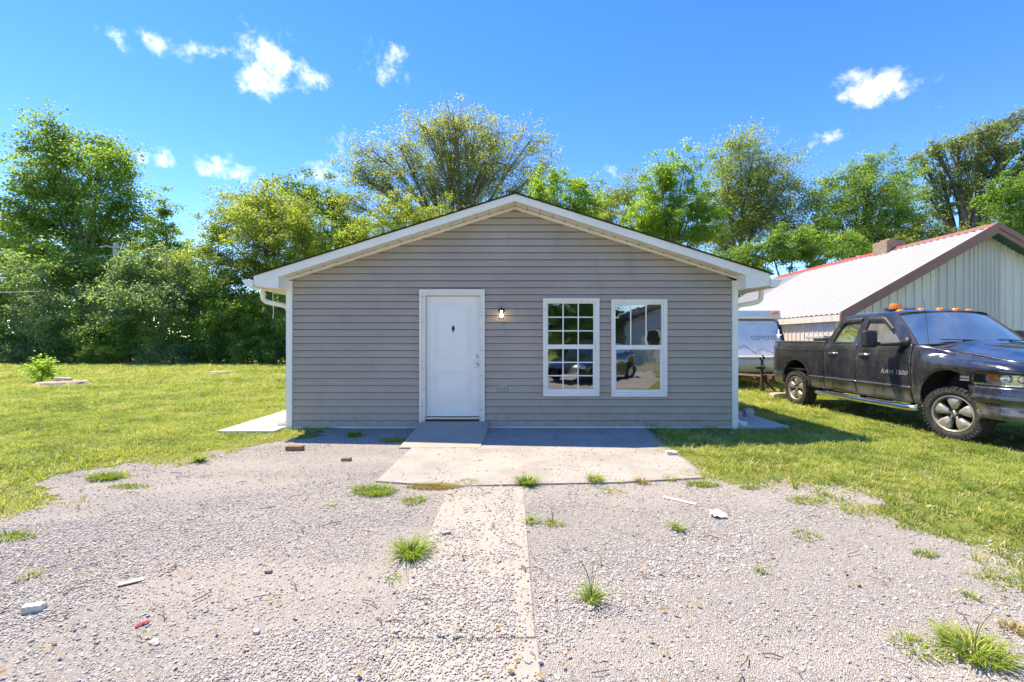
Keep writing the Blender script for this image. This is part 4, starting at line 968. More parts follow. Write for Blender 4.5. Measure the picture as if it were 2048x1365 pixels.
mb = MB(); mb.prism([(BXR - .18, YG - oh, zroof(BXR - .18) + .06), (BXR, YG - oh, ZR + .09), (BXR + .18, YG - oh, zroof(BXR + .18) + .06), (BXR, YG - oh, ZR + .05)], (0, (YE - YG) * .30, 0)); mb.build('ridge_cap', M['brown'], bld)
mb = MB(); mb.prism([(BXR - .18, 0, zroof(BXR - .18) + .065), (BXR, 0, ZR + .095), (BXR + .18, 0, zroof(BXR + .18) + .065), (BXR, 0, ZR + .05)], (0, (YE - YG) * .70, 0)); mb.xf(Matrix.Translation((0, YG + (YE - YG) * .30 - oh + .01, 0))); mb.build('ridge_cap', M['redtrim'], bld)
def wall_panel(x0, x1, y0, y1, z0, ztop, m, sign):
    # vertical panel from (x0,y0) to (x1,y1); ztop(u) gives top; ribs stand proud on the outer side
    d = Vector((x1 - x0, y1 - y0, 0)); Lw = d.length; d.normalize(); n = Vector((d.y, -d.x, 0)) * sign
    us = [0]; hs = [0]; nr = 4
    for r_ in range(nr):
        uc = Lw * (r_ + .5) / nr; us += [uc - .03, uc - .014, uc + .014, uc + .03]; hs += [0, .02, .02, 0]
    us.append(Lw - .004); hs.append(0)
    mb = MB(); base = Vector((x0, y0, 0))
    mb.grid([[base + d * u + n * h + Vector((0, 0, z0)) for u, h in zip(us, hs)], [base + d * u + n * h + Vector((0, 0, ztop(u / Lw))) for u, h in zip(us, hs)]])
    return mb.build('wall_panel', m, bld)
nw = 9
for k in range(nw):
    xa = BX0 + (BX1 - BX0) * k / nw; xb = BX0 + (BX1 - BX0) * (k + 1) / nw
    if xa < BXR < xb: 
        wall_panel(xa, BXR, YG, YG, .1, lambda u, a=xa, b=BXR: zroof(a + (b - a) * u) - .15, M['mwall2'], 1); xa = BXR
    wall_panel(xa, xb, YG, YG, .1, lambda u, a=xa, b=xb: zroof(a + (b - a) * u) - .15, M['mwall2'] if 3 <= k <= 4 else M['mwall'], 1)
for k in range(12):
    ya = YG + (YE - YG) * k / 12; yb = YG + (YE - YG) * (k + 1) / 12
    if k in (3,):
        wall_panel(BX0, BX0, ya, yb, .1, lambda u: .95, M['mwall'], -1); wall_panel(BX0, BX0, ya, yb, 1.95, lambda u: ZE - .1, M['mwall'], -1); mb = MB()
        for (a, b_, c, d_) in ((ya, ya + .06, .95, 1.95), (yb - .06, yb, .95, 1.95), (ya + .06, yb - .06, .95, 1.0), (ya + .06, yb - .06, 1.9, 1.95), (ya + .06, yb - .06, 1.43, 1.47)): mb.box(BX0 - .03, BX0 + .05, a, b_, c, d_)
        w_ = mb.build('window', M['mwall'], bld); mb = MB(); mb.add([(BX0, ya + .06, 1.0), (BX0, yb - .06, 1.0), (BX0, yb - .06, 1.9), (BX0, ya + .06, 1.9)], [(0, 1, 2, 3)]); mb.build('pane', M['glass'], w_); continue
    wall_panel(BX0, BX0, ya, yb, .1, lambda u: ZE - .1, M['mwall'], -1)
    wall_panel(BX1, BX1, ya, yb, .1, lambda u: ZE - .1, M['mwall'], 1)
mb = MB(); mb.box(BX0 + .03, BX1 - .03, YG + .03, YE, -.02, .12); mb.box(BX0 + .2, BX1 - .2, YG + .6, YG + .65, .1, ZE - .2); mb.prism([(BX0, YE, .1), (BX1, YE, .1), (BX1, YE, ZE - .1), (BXR, YE, ZR - .1), (BX0, YE, ZE - .1)], (0, .05, 0)); mb.build('back_wall', M['mwall'], bld)
# brown topped doorway on the gable just above the truck roof
xd0, xd1 = WX(1773, YG - .04), WX(1905, YG - .04); zd = WZ(617, YG - .04)
mb = MB(); mb.box(xd0, WX(1831, YG - .04), YG - .06, YG - .025, zd - .05, zd); mb.box(xd0, xd0 + .05, YG - .06, YG - .025, .1, zd - .05); mb.build('door_trim', M['brown'], bld)
mb = MB(); mb.box(xd0 + .06, xd1, YG - .05, YG - .03, .1, zd - .055); mb.build('overhead_door', simple('cream door', (.6, .56, .47), .5), bld)
# chimney
def m_brick():
    m, nt, b = mat('brown chimney brick'); tc = nd(nt, 'ShaderNodeTexCoord').outputs['Object']
    sp = nd(nt, 'ShaderNodeSeparateXYZ', i={0: tc}).outputs; cv = nd(nt, 'ShaderNodeCombineXYZ', i={0: mth(nt, 'ADD', sp[0], sp[1]), 1: sp[2]}).outputs[0]
    br = nd(nt, 'ShaderNodeTexBrick', i={'Vector': cv, 'Scale': 1.0, 'Color1': (.24, .15, .10, 1), 'Color2': (.31, .21, .15, 1), 'Mortar': (.36, .33, .29, 1), 'Mortar Size': .008, 'Brick Width': .21, 'Row Height': .075})
    nt.links.new(br.outputs['Color'], b.inputs['Base Color']); b.inputs['Roughness'].default_value = .9; bump(nt, b, br.outputs['Fac'], -.5, .01); return m
ych = F * BXR / (1777 - 1024); hx = 18 * ych / F
mb = MB(); mb.box(BXR - hx, BXR + hx, ych - .3, ych + .3, ZR - .35, WZ(484, ych)); chm = mb.build('chimney', m_brick(), bld)
mb = MB(); mb.box(BXR - hx * .45, BXR + hx * .3, ych - .2, ych + .2, WZ(484, ych) - .01, WZ(479.5, ych)); mb.build('chimney_cap', simple('tan flue tile', (.42, .28, .16), .9), chm)
mb = MB(); p = (BXR - .55, YG - .06, zroof(BXR - .55) - .23); mb.lathe([(0, 0), (.05, 0), (.05, .1), (0, .1)], 12, Matrix.Translation(p)); mb.build('gable_camera', M['black'], bld)

# ------------------------------------------------------------------ travel trailer
trl = thing('travel_trailer', 'white travel trailer with faded grey lettering parked beyond the pickup', 'trailer', (7.1, 16, 0))
TW0, TW1 = 5.95, 8.38
M['fibre'] = simple('white trailer skin', (.82, .81, .78), .35, var=.05, vscale=1.5, dirt=(.42, .40, .36), dirtamt=.35)
M['fibre2'] = simple('yellowed trailer skirt', (.66, .61, .48), .4, var=.08, dirt=(.33, .30, .22), dirtamt=.5)
nose = [(13.55, .52), (13.42, .62), (13.36, .86), (13.38, .95)]
mb = MB(); pr = [(13.62, .98), (13.72, 1.3), (14.02, 2.06), (14.10, 2.14)]
rows = [[(x, y, z) for x in np.linspace(TW0, TW1, 7)] for y, z in pr]; mb.grid(rows); fr_ = mb.build('front_wall', M['fibre'], trl, smooth=True)
mb = MB(); mb.prism([(TW0, 13.58, .98), (TW0, 14.12, 2.16), (TW0, 19.5, 2.16), (TW0, 19.5, .98)], (.03, 0, 0)); mb.build('side_wall', M['fibre'], trl)
mb = MB(); mb.prism([(TW1 - .03, 13.62, .98), (TW1 - .03, 14.12, 2.16), (TW1 - .03, 19.5, 2.16), (TW1 - .03, 19.5, .98)], (.03, 0, 0)); mb.build('side_wall', M['fibre'], trl)
mb = MB(); mb.prism([(TW0 - .02, y, z) for y, z in ((14.0, 2.14), (13.93, 2.2), (13.98, 2.42), (14.12, 2.52), (19.5, 2.55), (19.6, 2.14))], (TW1 - TW0 + .04, 0, 0)); mb.build('roof_cap', M['fibre'], trl, bevel=.03)
mb = MB(); mb.grid([[(x, y, z) for x in np.linspace(TW0, TW1, 7)] for y, z in ((13.56, .965), (13.40, .93), (13.35, .86), (13.36, .70), (13.45, .58), (13.6, .46))]); mb.build('lower_skirt', M['fibre2'], trl, smooth=True)
mb = MB(); mb.box(TW0, TW1, 13.34, 13.62, .935, 1.0); mb.build('belt_trim', M['white'], trl, bevel=.02)
for x in (TW0 + .015, TW1 - .015):
    mb = MB(); mb.prism([(x - .015, 13.58, .46), (x - .015, 13.36, .72), (x - .015, 13.4, .96), (x - .015, 19.5, .96), (x - .015, 19.5, .46)], (.03, 0, 0)); mb.build('side_skirt', M['fibre2'], trl)
mb = MB(); mb.tube([(TW1 - .06, 13.58, .99), (TW1 - .06, 13.70, 1.3), (TW1 - .06, 13.99, 2.04), (TW1 - .16, 14.03, 2.11), (TW0 + .1, 14.03, 2.11)], .014, 6); mb.build('edge_seal', M['black'], fr_)
mb = MB(); mb.tube([(TW1 - .0, 13.66, 1.15), (TW1 + .01, 13.78, 1.45), (TW1 - .01, 13.96, 1.95)], .03, 6); mb.build('corner_gasket', M['plastic'], fr_)
mb = MB(); q = WX(1549, 13.93); mb.box(q - .11, q + .11, 13.885, 13.94, WZ(628, 13.93), WZ(622, 13.93)); mb.build('marker_lamp', M['amber'], trl, bevel=.012)
mb = MB(); mb.box(TW1 - .2, TW1 - .05, 13.80, 13.85, 1.62, 1.66); mb.box(TW1 - .15, TW1 - .11, 13.82, 13.86, 1.45, 1.8); mb.build('latch', M['chrome'], trl)
def on_front(px, py):                         # point on the sloping front wall
    Y = 13.8
    for _ in range(8): z = WZ(py, Y); Y = interp(z, [.98, 1.3, 2.06], [13.62, 13.72, 14.02])
    return Vector((WX(px, Y), Y - .012, WZ(py, Y)))
slope = math.atan2(.30, .76); greyp = simple('faded grey lettering', (.27, .27, .29), .6, var=.35, vscale=14)
p0 = on_front(1527, 676); add_text('lettering', 'COYOTE', .185, Matrix.Translation(p0) @ Euler((R(90) - slope, 0, 0)).to_matrix().to_4x4(), greyp, trl, .001, 0, 1.05)
for pts, rr_ in ((((1474, 690), (1480, 698), (1489, 690), (1500, 700), (1511, 706), (1525, 697), (1538, 703), (1546, 706)), .007), (((1485, 697), (1492, 694), (1503, 702), (1512, 708), (1522, 706)), .005)):
    mb = MB(); mb.tube([on_front(*q) for q in pts], rr_, 4); mb.build('mountain_line', greyp, trl)
# tongue, jack, coupler, chains
mb = MB(); mb.tube([(6.3, 13.6, .46), (7.05, 12.25, .46)], .055, 4); mb.tube([(8.0, 13.6, .46), (7.15, 12.25, .46)], .055, 4); mb.box(6.98, 7.22, 12.0, 12.5, .42, .52); mb.box(6.2, 8.2, 13.5, 13.62, .40, .5); tg = mb.build('tongue', M['rust'], trl)
jx = WX(1524, 12.35)
mb = MB(); mb.tube([(jx, 12.35, .10), (jx, 12.35, .95)], .038, 10); mb.tube([(jx, 12.35, .0), (jx, 12.35, .4)], .052, 10); mb.box(jx - .09, jx + .09, 12.26, 12.44, .0, .015); mb.build('jack', M['rust'], tg)
mb = MB(); mb.lathe([(.05, -.06), (.075, 0), (.05, .06)], 12, Matrix.Translation((jx, 12.35, .98)) @ RX); mb.build('jack_head', M['black'], tg)
mb = MB(); mb.tube([(jx + .05, 12.4, .42), (jx + .55, 12.6, .0)], .035, 4); mb.tube([(jx + .1, 12.5, .02), (jx + .30, 12.55, .40)], .035, 4); mb.tube([(jx + .1, 12.42, .02), (jx + .6, 12.42, .02)], .02, 4); mb.build('prop_stand', M['rust'], tg)
mb = MB()
for x0, x1, dp in ((6.6, 7.0, .22), (6.75, 7.1, .12), (7.05, 7.25, .2)):
    mb.tube([(x0 + (x1 - x0) * u, 12.5 - .1 * math.sin(u * 9), .44 - dp * math.sin(u * math.pi)) for u in np.linspace(0, 1, 14)], .012, 5)
mb.tube([(6.9, 12.3, .5), (6.88, 12.3, .72), (6.95, 12.3, .78)], .012, 5); mb.box(6.74, 6.98, 12.28, 12.36, .68, .74); mb.build('chain_and_cable', M['black'], tg)
for sx in (TW0 + .1, TW1 - .1):
    for yy in (16.6, 17.4):
        mb = MB(); mb.lathe([(.15, -.08), (.3, -.09), (.33, -.06), (.33, .06), (.3, .09), (.15, .08), (0, .05)], 24, Matrix.Translation((sx, yy, .33)) @ Euler((0, R(90), 0)).to_matrix().to_4x4()); mb.build('wheel', M['rubber'], trl, smooth=True)

# ------------------------------------------------------------------ things reflected in the windows: a parked car and the house over the road
car = thing('sedan_car', 'dark blue sedan reflected in the left window', 'car', (3.05, -1.95, 0))
CM = Matrix.Translation((2.2, -0.9, 0)) @ Matrix.Rotation(math.atan2(-2.1, 1.7), 4, 'Z')   # local +x runs rearward from the front axle
carp = simple('dark blue car paint', (.012, .018, .035), .2, var=.1, coat=.8)
def car_sec(x):
    hood = interp(x, [-.85, -.8, -.55, .55, .9, 3.0, 3.35, 3.5], [.50, .62, .72, .93, .98, 1.02, .95, .55]); w = interp(x, [-.85, -.6, -.2, 3.0, 3.5], [.60, .80, .88, .88, .72]); return hood, w
mb = MB(); rows = []
for x in np.linspace(-.85, 3.5, 60):
    h, w = car_sec(x); b0 = .22
    for c in (0, 2.7):
        if abs(x - c) < .36: b0 = max(b0, .30 + math.sqrt(.36 ** 2 - (x - c) ** 2))
    b0 = min(b0, h - .1); sec = [(w * .94, b0), (w, (b0 + h) / 2), (w * .97, h - .06), (w * .88, h), (w * .4, h + .03), (0, h + .035)]
    rows.append([Vector((x, y, z)) for y, z in sec] + [Vector((x, -y, z)) for y, z in sec[-2::-1]])
mb.grid(rows); mb.xf(CM); mb.build('body', carp, car, smooth=True)
mb = MB(); cab_ = [(.62, .96), (1.25, 1.40), (1.6, 1.46), (2.2, 1.44), (2.75, 1.25), (3.1, 1.03)]
for sgn in (1,):
    mb.grid([[Vector((x, y * w_, z - dz_)) for y, w_, dz_ in ((-1, .82 - .42 * (z - .96), .0), (-.5, .82 - .35 * (z - .96), -.02), (0, 1, -.03), (.5, .82 - .35 * (z - .96), -.02), (1, .82 - .42 * (z - .96), 0))] for x, z in cab_])
mb.xf(CM); mb.build('roof', carp, car, smooth=True)
for sgn in (1, -1):
    mb = MB(); mb.add([Vector((x, sgn * (.80 - .38 * (z - .96)), z)) for x, z in ((.70, .97), (1.25, 1.36), (1.6, 1.42), (2.2, 1.40), (2.72, 1.22), (3.0, 1.03))], [(0, 1, 2, 3, 4, 5)]); mb.xf(CM); mb.build('side_window', M['carglass'], car)
    mb = MB(); mb.box(-.80, -.55, *sorted((sgn * .5, sgn * .80)), .55, .68); mb.xf(CM); mb.build('headlight', M['chrome'], car, bevel=.03)
    for c in (0, 2.7):
        Mw = CM @ Matrix.Translation((c, sgn * .78, .32)) @ Euler((-sgn * R(90), 0, 0)).to_matrix().to_4x4()
        mb = MB(); mb.lathe([(.21, -.08), (.30, -.1), (.32, -.06), (.32, .06), (.30, .1), (.21, .08)], 32, Mw); ty = mb.build('wheel', M['rubber'], car, smooth=True)
        mb = MB(); mb.lathe([(.21, .07), (.19, .05), (.05, .08), (0, .085)], 32, Mw); mb.build('rim', M['alloy'], ty, smooth=True)
opp = thing('clapboard_house', 'pale blue clapboard house over the road, reflected in the right window', 'house', (12, -16, 0))
bsid = simple('pale blue siding', (.50, .56, .60), .6, var=.06)
mb = MB(); mb.prism([(7.6, -15, 0), (7.6, -15, 2.7), (12.0, -15, 4.6), (16.4, -15, 2.7), (16.4, -15, 0)], (0, -9, 0)); wl = mb.build('wall', bsid, opp)
for k in range(20):
    mb = MB(); mb.box(7.58, 16.42, -15.0, -14.975, .2 + k * .125, .2 + k * .125 + .1); mb.build('siding_board', bsid, wl)
for sx in (-1, 1):
    mb = MB(); mb.prism([(12, -14.6, 4.62), (12, -14.6, 4.75), (12 + sx * 4.9, -14.6, 2.62), (12 + sx * 4.9, -14.6, 2.49)], (0, -9.8, 0)); mb.build('roof', M['shingle'], opp)
for x in (9.0, 13.6):
    mb = MB(); mb.box(x, x + .9, -14.985, -14.94, 1.0, 2.2); w_ = mb.build('window', M['white'], opp); mb = MB(); mb.box(x + .08, x + .82, -14.938, -14.93, 1.08, 2.12); mb.build('pane', M['black'], w_)
mb = MB(); mb.box(11.0, 11.95, -14.985, -14.93, .2, 2.25); mb.build('door', M['brown'], opp)

# ------------------------------------------------------------------ trees
def leaf_mesh(name, C, N, size, tint, m, rg, asp=.62, bunch=None):
    """C centres (n,3), N rough facing normals, one kite-shaped leaf face per centre."""
    n = len(C)
    N = N + rg.normal(0, .55, (n, 3)); N /= np.linalg.norm(N, axis=1)[:, None] + 1e-9
    A = rg.normal(0, 1, (n, 3)); A[:, 2] -= .35; A -= N * (A * N).sum(1)[:, None]; A /= np.linalg.norm(A, axis=1)[:, None] + 1e-9
    B = np.cross(N, A); s = size * rg.uniform(.6, 1.25, n)[:, None]
    V = np.empty((n, 4, 3)); V[:, 0] = C - A * s * .5; V[:, 1] = C + B * s * asp * .5 + A * s * .05 + N * s * .06; V[:, 2] = C + A * s * .55; V[:, 3] = C - B * s * asp * .5 + A * s * .05 + N * s * .06
    me = bpy.data.meshes.new(name); me.vertices.add(n * 4); me.vertices.foreach_set('co', V.reshape(-1).astype(np.float32))
    me.loops.add(n * 4); me.loops.foreach_set('vertex_index', np.arange(n * 4, dtype=np.int32))
    me.polygons.add(n); me.polygons.foreach_set('loop_start', np.arange(0, n * 4, 4, dtype=np.int32)); me.polygons.foreach_set('loop_total', np.full(n, 4, dtype=np.int32))
    at = me.attributes.new('tint', 'FLOAT', 'FACE'); at.data.foreach_set('value', np.clip(tint, 0, 1).astype(np.float32))
    me.materials.append(m); me.update(calc_edges=True); return me
def bez(a, b, c, n): return [a * (1 - u) ** 2 + b * 2 * u * (1 - u) + c * u * u for u in np.linspace(0, 1, n)]
def tree(name, label, px, Y, blobs, lm, nleaf, lsize, trunk_r=.22, bark='bark', clus=.42, sparse=1.0, seed=1, fork=.35, sub=26, group='trees behind the house', flat=.75, droop=.0, zbase=0.0, limbvis=1.0, cat='tree'):
    """blobs are (bearing px, height px, half width px, half height px[, depth offset m]) lobes of the crown at distance Y."""
    rg = np.random.RandomState(seed); base = Vector((WX(px, Y), Y, zbase))
    root = thing(name, label, cat, tuple(base), group)
    wood = MB(); twigs = MB()
    bl = []
    for b in blobs:
        dy = b[4] if len(b) > 4 else rg.uniform(-.6, .6) * b[2] * Y / F
        Yb = Y + dy; bl.append((Vector((WX(b[0], Yb), Yb, WZ(b[1], Yb))), b[2] * Yb / F, b[3] * Yb / F))
    zmin = min(c.z - rz for c, rx, rz in bl); zmax = max(c.z + rz for c, rx, rz in bl)
    zf = zbase + (zmax - zbase) * fork; cen = sum((c for c, _, _ in bl), Vector()) / len(bl)
    fk = Vector((base.x + (cen.x - base.x) * .35, base.y, max(zf, .6)))
    tp = bez(base, Vector((base.x, base.y, zf * .6)), fk, 6)
    wood.tube(tp, [trunk_r * (1.25 - .45 * u) for u in np.linspace(0, 1, 6)], 9)
    tot = sum((rx * rx * rz) ** .72 for _, rx, rz in bl); tips = []; lobe = []
    for c, rx, rz in bl:
        d = c - fk; st = fk if d.z > 0 else base.lerp(fk, .7)
        mid = st + Vector((d.x * .30, d.y * .30, d.z * .62)) + Vector(rg.normal(0, .05, 3)) * d.length
        lp = bez(st, mid, c + Vector((0, 0, rz * .2)), 9); r0 = trunk_r * .5 * min(1, .45 + rx / 6)
        wood.tube(lp, [r0 * (1 - .8 * u) + .012 for u in np.linspace(0, 1, 9)], 6)
        k = max(4, int(.62 * sub * (rx * rx * rz) ** .72 / tot * len(bl)))
        for _ in range(k):
            v = rg.normal(0, 1, 3); v /= np.linalg.norm(v); q = rg.uniform(.35, 1) ** .55 * (1.0 if rg.uniform() > .14 else rg.uniform(1.1, 1.32))
            tip = c + Vector((v[0] * rx * q, v[1] * rx * q, v[2] * rz * q * (1.0 if v[2] > 0 else flat)))
            j = rg.randint(4, 9); s_ = lp[j]
            m2 = s_.lerp(tip, .5) + Vector((0, 0, .10 * (tip - s_).length)) + Vector(rg.normal(0, .06, 3)) * (tip - s_).length
            bp_ = bez(s_, m2, tip, 5); r1 = max(.007, r0 * .15)
            twigs.tube(bp_, [r1 * (1 - .8 * u) + .004 for u in np.linspace(0, 1, 5)], 4, cap=False)
            for q2 in (4, 3, 4, 2):
                p2 = bp_[q2] + Vector(rg.normal(0, 1, 3)) * clus * .85
                tips.append(p2); lobe.append((c, rx, rz))
                twigs.tube([bp_[max(0, q2 - 1)], (bp_[q2] + p2) / 2, p2], [r1 * .3, r1 * .25, .003], 3, cap=False)
    tips_a = np.array([tuple(p) for p in tips]); cl = np.array([tuple(l[0]) for l in lobe])
    w = rg.uniform(.4, 1.6, len(tips)); cnt = np.maximum(3, (nleaf * .95 * w / w.sum()).astype(int)); ii = np.repeat(np.arange(len(tips)), cnt)
    C = tips_a[ii] + rg.normal(0, 1, (len(ii), 3)) * np.array([clus, clus, clus * .6]) * .72 * rg.uniform(.5, 1.1, len(tips))[ii][:, None]
    C[:, 2] -= droop * np.hypot(C[:, 0] - tips_a[ii][:, 0], C[:, 1] - tips_a[ii][:, 1])
    C[:, 2] = np.maximum(C[:, 2], zbase + .08)
    N = (C - cl[ii]); N /= np.linalg.norm(N, axis=1)[:, None] + 1e-6; N = N * .5 + np.array([0, 0, .65])
    ct = rg.uniform(.12, .62, len(tips)); tint = ct[ii] + rg.normal(0, .14, len(ii))
    tk = wood.build('trunk', M[bark], root, smooth=True, fixn=False)
    if twigs.f:
        o = twigs.build('twigs', M[bark], tk, smooth=True, fixn=False); tag(o, kind='stuff')
    o = link('crown', leaf_mesh('crown', C, N, lsize * .84, tint, lm, rg), root); tag(o, kind='stuff')
    return root
def copy_tree(src, loc, rz, sc, label, group):
    r_ = src.copy(); COL.objects.link(r_); r_.location = loc; r_.rotation_euler.z = rz; r_.scale = (sc, sc, sc); r_['label'] = label; r_['group'] = group
    for ch in src.children:
        c = ch.copy(); COL.objects.link(c); c.parent = r_; c.matrix_parent_inverse = ch.matrix_parent_inverse.copy()
        for g in ch.children:
            d = g.copy(); COL.objects.link(d); d.parent = c; d.matrix_parent_inverse = g.matrix_parent_inverse.copy()
    return r_
GB = 'trees along the back of the lot'
t_syc = tree('sycamore_tree', 'tall sycamore with two rounded tops at the far left', 175, 33, [(105,270,42,36),(75,315,40,34),(125,320,42,34),(52,365,30,30),(95,375,46,36),(205,292,38,34),(245,335,36,34),(200,350,40,34),(262,385,32,32),(150,400,40,30),(225,420,42,36),(60,430,44,36),(120,455,56,36),(265,445,34,34),(200,490,66,44),(90,520,70,46),(170,550,90,50)], L['mid'], 58000, .25, .38, clus=.60, seed=3, sub=24, group=GB)
tree('slender_tree', 'narrow green tree just right of the tall sycamore', 325, 36, [(325,430,30,40),(310,475,45,45),(340,500,45,45),(320,550,60,50)], L['mid'], 16000, .22, .2, seed=5, group=GB)
tree('yellow_green_tree', 'pale yellow-green tree behind the hedge at the far left edge', 40, 35, [(40,470,60,45),(-30,480,70,55),(90,520,60,50),(-80,540,80,60)], L['yellow'], 20000, .22, .2, seed=6, group=GB)
t_map = tree('maple_tree', 'broad yellow-green maple left of the house roof', 545, 30, [(530,400,62,48),(480,425,55,45),(585,420,55,45),(435,475,45,42),(530,470,90,55),(610,475,45,45),(400,505,32,36),(470,535,75,50),(580,540,80,50),(640,540,35,40)], L['yellow'], 60000, .17, .26, clus=.42, seed=8, sub=40, group=GB)
tree('dark_round_tree', 'dense dark green round tree behind the yellow-green maple', 650, 42, [(590,375,48,30),(640,400,60,42),(690,440,55,50),(655,470,80,50),(720,500,70,50)], L['dark'], 34000, .26, .3, clus=.6, seed=9, group=GB)
tree('spreading_tree', 'tall open-branched tree with rusty leaves above the house ridge', 915, 38, [(905,232,48,34),(950,262,48,36),(850,262,46,36),(1000,275,44,36),(1062,288,40,34),(800,305,48,40),(745,308,40,32),(705,350,34,38),(900,310,72,42),(985,335,62,40),(1085,345,34,34),(765,370,52,42),(860,370,70,40),(940,385,70,36),(1040,390,56,34),(700,410,36,30),(820,430,60,34)], L['rusty'], 56000, .20, .56, clus=.60, seed=12, sub=38, fork=.28, group=GB)
tree('small_yellow_tree', 'low bright yellow-green tree poking up left of the house peak', 800, 33, [(760,440,46,34),(815,415,44,32),(870,430,48,30),(720,480,40,34),(930,450,46,26),(840,480,80,40)], L['yellow'], 24000, .17, .18, clus=.40, seed=14, group=GB)
tree('bright_green_tree', 'bright green tree poking up just right of the house peak', 1120, 32, [(1105,365,38,30),(1140,395,40,32),(1090,405,44,32),(1172,372,22,16),(1180,420,36,30),(1130,450,70,36)], L['bright'], 22000, .19, .2, clus=.36, seed=15, group=GB)
tree('olive_tree', 'olive green tree behind the right slope of the house roof', 1230, 44, [(1215,400,48,34),(1265,385,42,36),(1180,430,46,36),(1240,450,70,46),(1300,470,60,50)], L['olive'], 24000, .22, .26, clus=.55, seed=16, group=GB)
t_grn = tree('leafy_tree', 'rich green leafy tree with two tops behind the right roof slope', 1345, 34, [(1312,345,40,38),(1372,330,32,36),(1340,390,58,44),(1295,420,46,38),(1395,400,46,44),(1330,455,66,40),(1400,460,56,44),(1275,475,50,30)], L['bright'], 38000, .20, .24, clus=.42, seed=18, group=GB)
tree('thin_topped_tree', 'tall thin-leaved tree with bare twiggy top right of the house', 1465, 38, [(1478,285,32,34),(1440,320,40,36),(1515,300,30,34),(1555,325,36,34),(1585,370,36,40),(1500,360,66,44),(1450,395,56,44),(1540,410,60,40),(1490,450,70,44),(1590,450,46,44),(1430,480,56,40)], L['olive'], 46000, .19, .34, clus=.58, seed=20, sub=42, fork=.34, group=GB)
t_rnd = tree('round_topped_tree', 'round-topped green tree above the metal roof', 1720, 36, [(1740,330,48,28),(1690,360,50,38),(1785,365,50,38),(1640,400,46,40),(1730,400,80,46),(1820,410,44,40),(1680,450,70,44),(1770,460,72,40),(1620,470,44,44),(1840,455,32,40)], L['mid'], 44000, .185, .28, clus=.44, seed=22, sub=38, group=GB)
tree('oak_tree', 'dark-limbed oak with tufted leaves at the upper right corner', 1915, 40, [(2015,245,36,14),(1965,268,34,16),(1915,285,30,15),(1868,300,26,15),(1838,318,20,13),(2000,300,32,15),(2040,292,24,14),(1940,325,30,14),(1880,345,26,13),(1985,345,30,13),(2045,350,34,15),(1915,370,28,13),(1850,385,24,13),(1960,395,28,13),(2090,300,40,16),(1880,420,28,14),(2020,395,30,14)], L['oak'], 22000, .24, .85, bark='darkbark', clus=.30, seed=25, sub=40, fork=.34, flat=.6, group=GB)
tree('shady_tree', 'dark green tree at the right edge behind the brown gable', 2040, 30, [(2010,400,40,32),(2060,380,46,46),(2000,450,44,40),(2060,450,60,46),(1960,490,40,30),(2120,420,60,60)], L['dark'], 30000, .20, .26, clus=.42, seed=27, group=GB)
tree('understory_tree', 'low green tree filling in behind the long metal roof', 1570, 31, [(1540,500,56,34),(1600,490,52,36),(1480,520,50,30),(1650,505,50,30),(1700,490,44,26)], L['mid'], 26000, .18, .18, clus=.36, seed=28, group=GB)
tree('understory_tree', 'low bushy tree behind the chimney of the metal building', 1800, 33, [(1760,490,50,26),(1820,480,50,30),(1880,480,44,26)], L['olive'], 15000, .18, .18, clus=.4, seed=29, group=GB)
# shrubs along the back edge of the left lawn
GS = 'shrubs along the back edge of the left lawn'
def shrub(name, label, px, Y, blobs, lm, n, ls, seed, **k):
    return tree(name, label, px, Y, blobs, lm, n, ls, trunk_r=.07, clus=k.pop('clus', .38), seed=seed, fork=.15, sub=k.pop('sub', 26), group=GS, cat='shrub', **k)
shrub('grey_green_shrub', 'tall grey-green shrub at the far left below the utility wire', 70, 29.5, [(45,540,58,46),(100,570,56,46),(20,610,66,56),(100,640,70,50),(150,600,46,44),(-60,580,80,70),(160,660,56,40)], L['grey'], 34000, .17, 41, droop=.3)
shrub('sumac_shrub', 'layered pale green sumac shrub in front of the utility pole', 300, 28.6, [(270,535,50,26),(320,520,50,26),(365,540,40,30),(250,580,50,30),(310,590,66,36),(370,600,46,36),(240,630,40,30)], L['grey'], 30000, .20, 42, droop=.5, clus=.45)
t_hedge = shrub('dense_shrub', 'dense green shrub between the sumac and the house', 455, 29, [(420,570,48,42),(480,590,52,42),(530,620,52,46),(440,640,58,42),(380,650,46,40),(555,670,34,40),(500,670,60,38)], L['mid'], 36000, .17, 43)
shrub('low_shrub', 'low dark shrub at the foot of the grey-green hedge', 130, 28.3, [(90,690,52,28),(170,685,50,32),(30,690,60,26),(-40,680,60,34)], L['dark'], 20000, .14, 44)
shrub('low_shrub', 'low leafy shrub in the middle of the hedge foot', 260, 28.2, [(225,665,44,36),(285,670,46,40),(335,690,42,28),(210,700,40,20)], L['mid'], 18000, .14, 45)
shrub('low_shrub', 'low dark shrub at the foot of the hedge beside the house corner', 480, 28.1, [(400,690,44,28),(460,695,44,24),(520,690,44,28),(565,690,36,30)], L['dark'], 18000, .14, 46)
shrub('low_shrub', 'low shrub hidden mostly behind the left side of the house', 640, 29, [(620,660,60,56),(700,670,60,50),(640,600,60,50)], L['mid'], 12000, .2, 47)
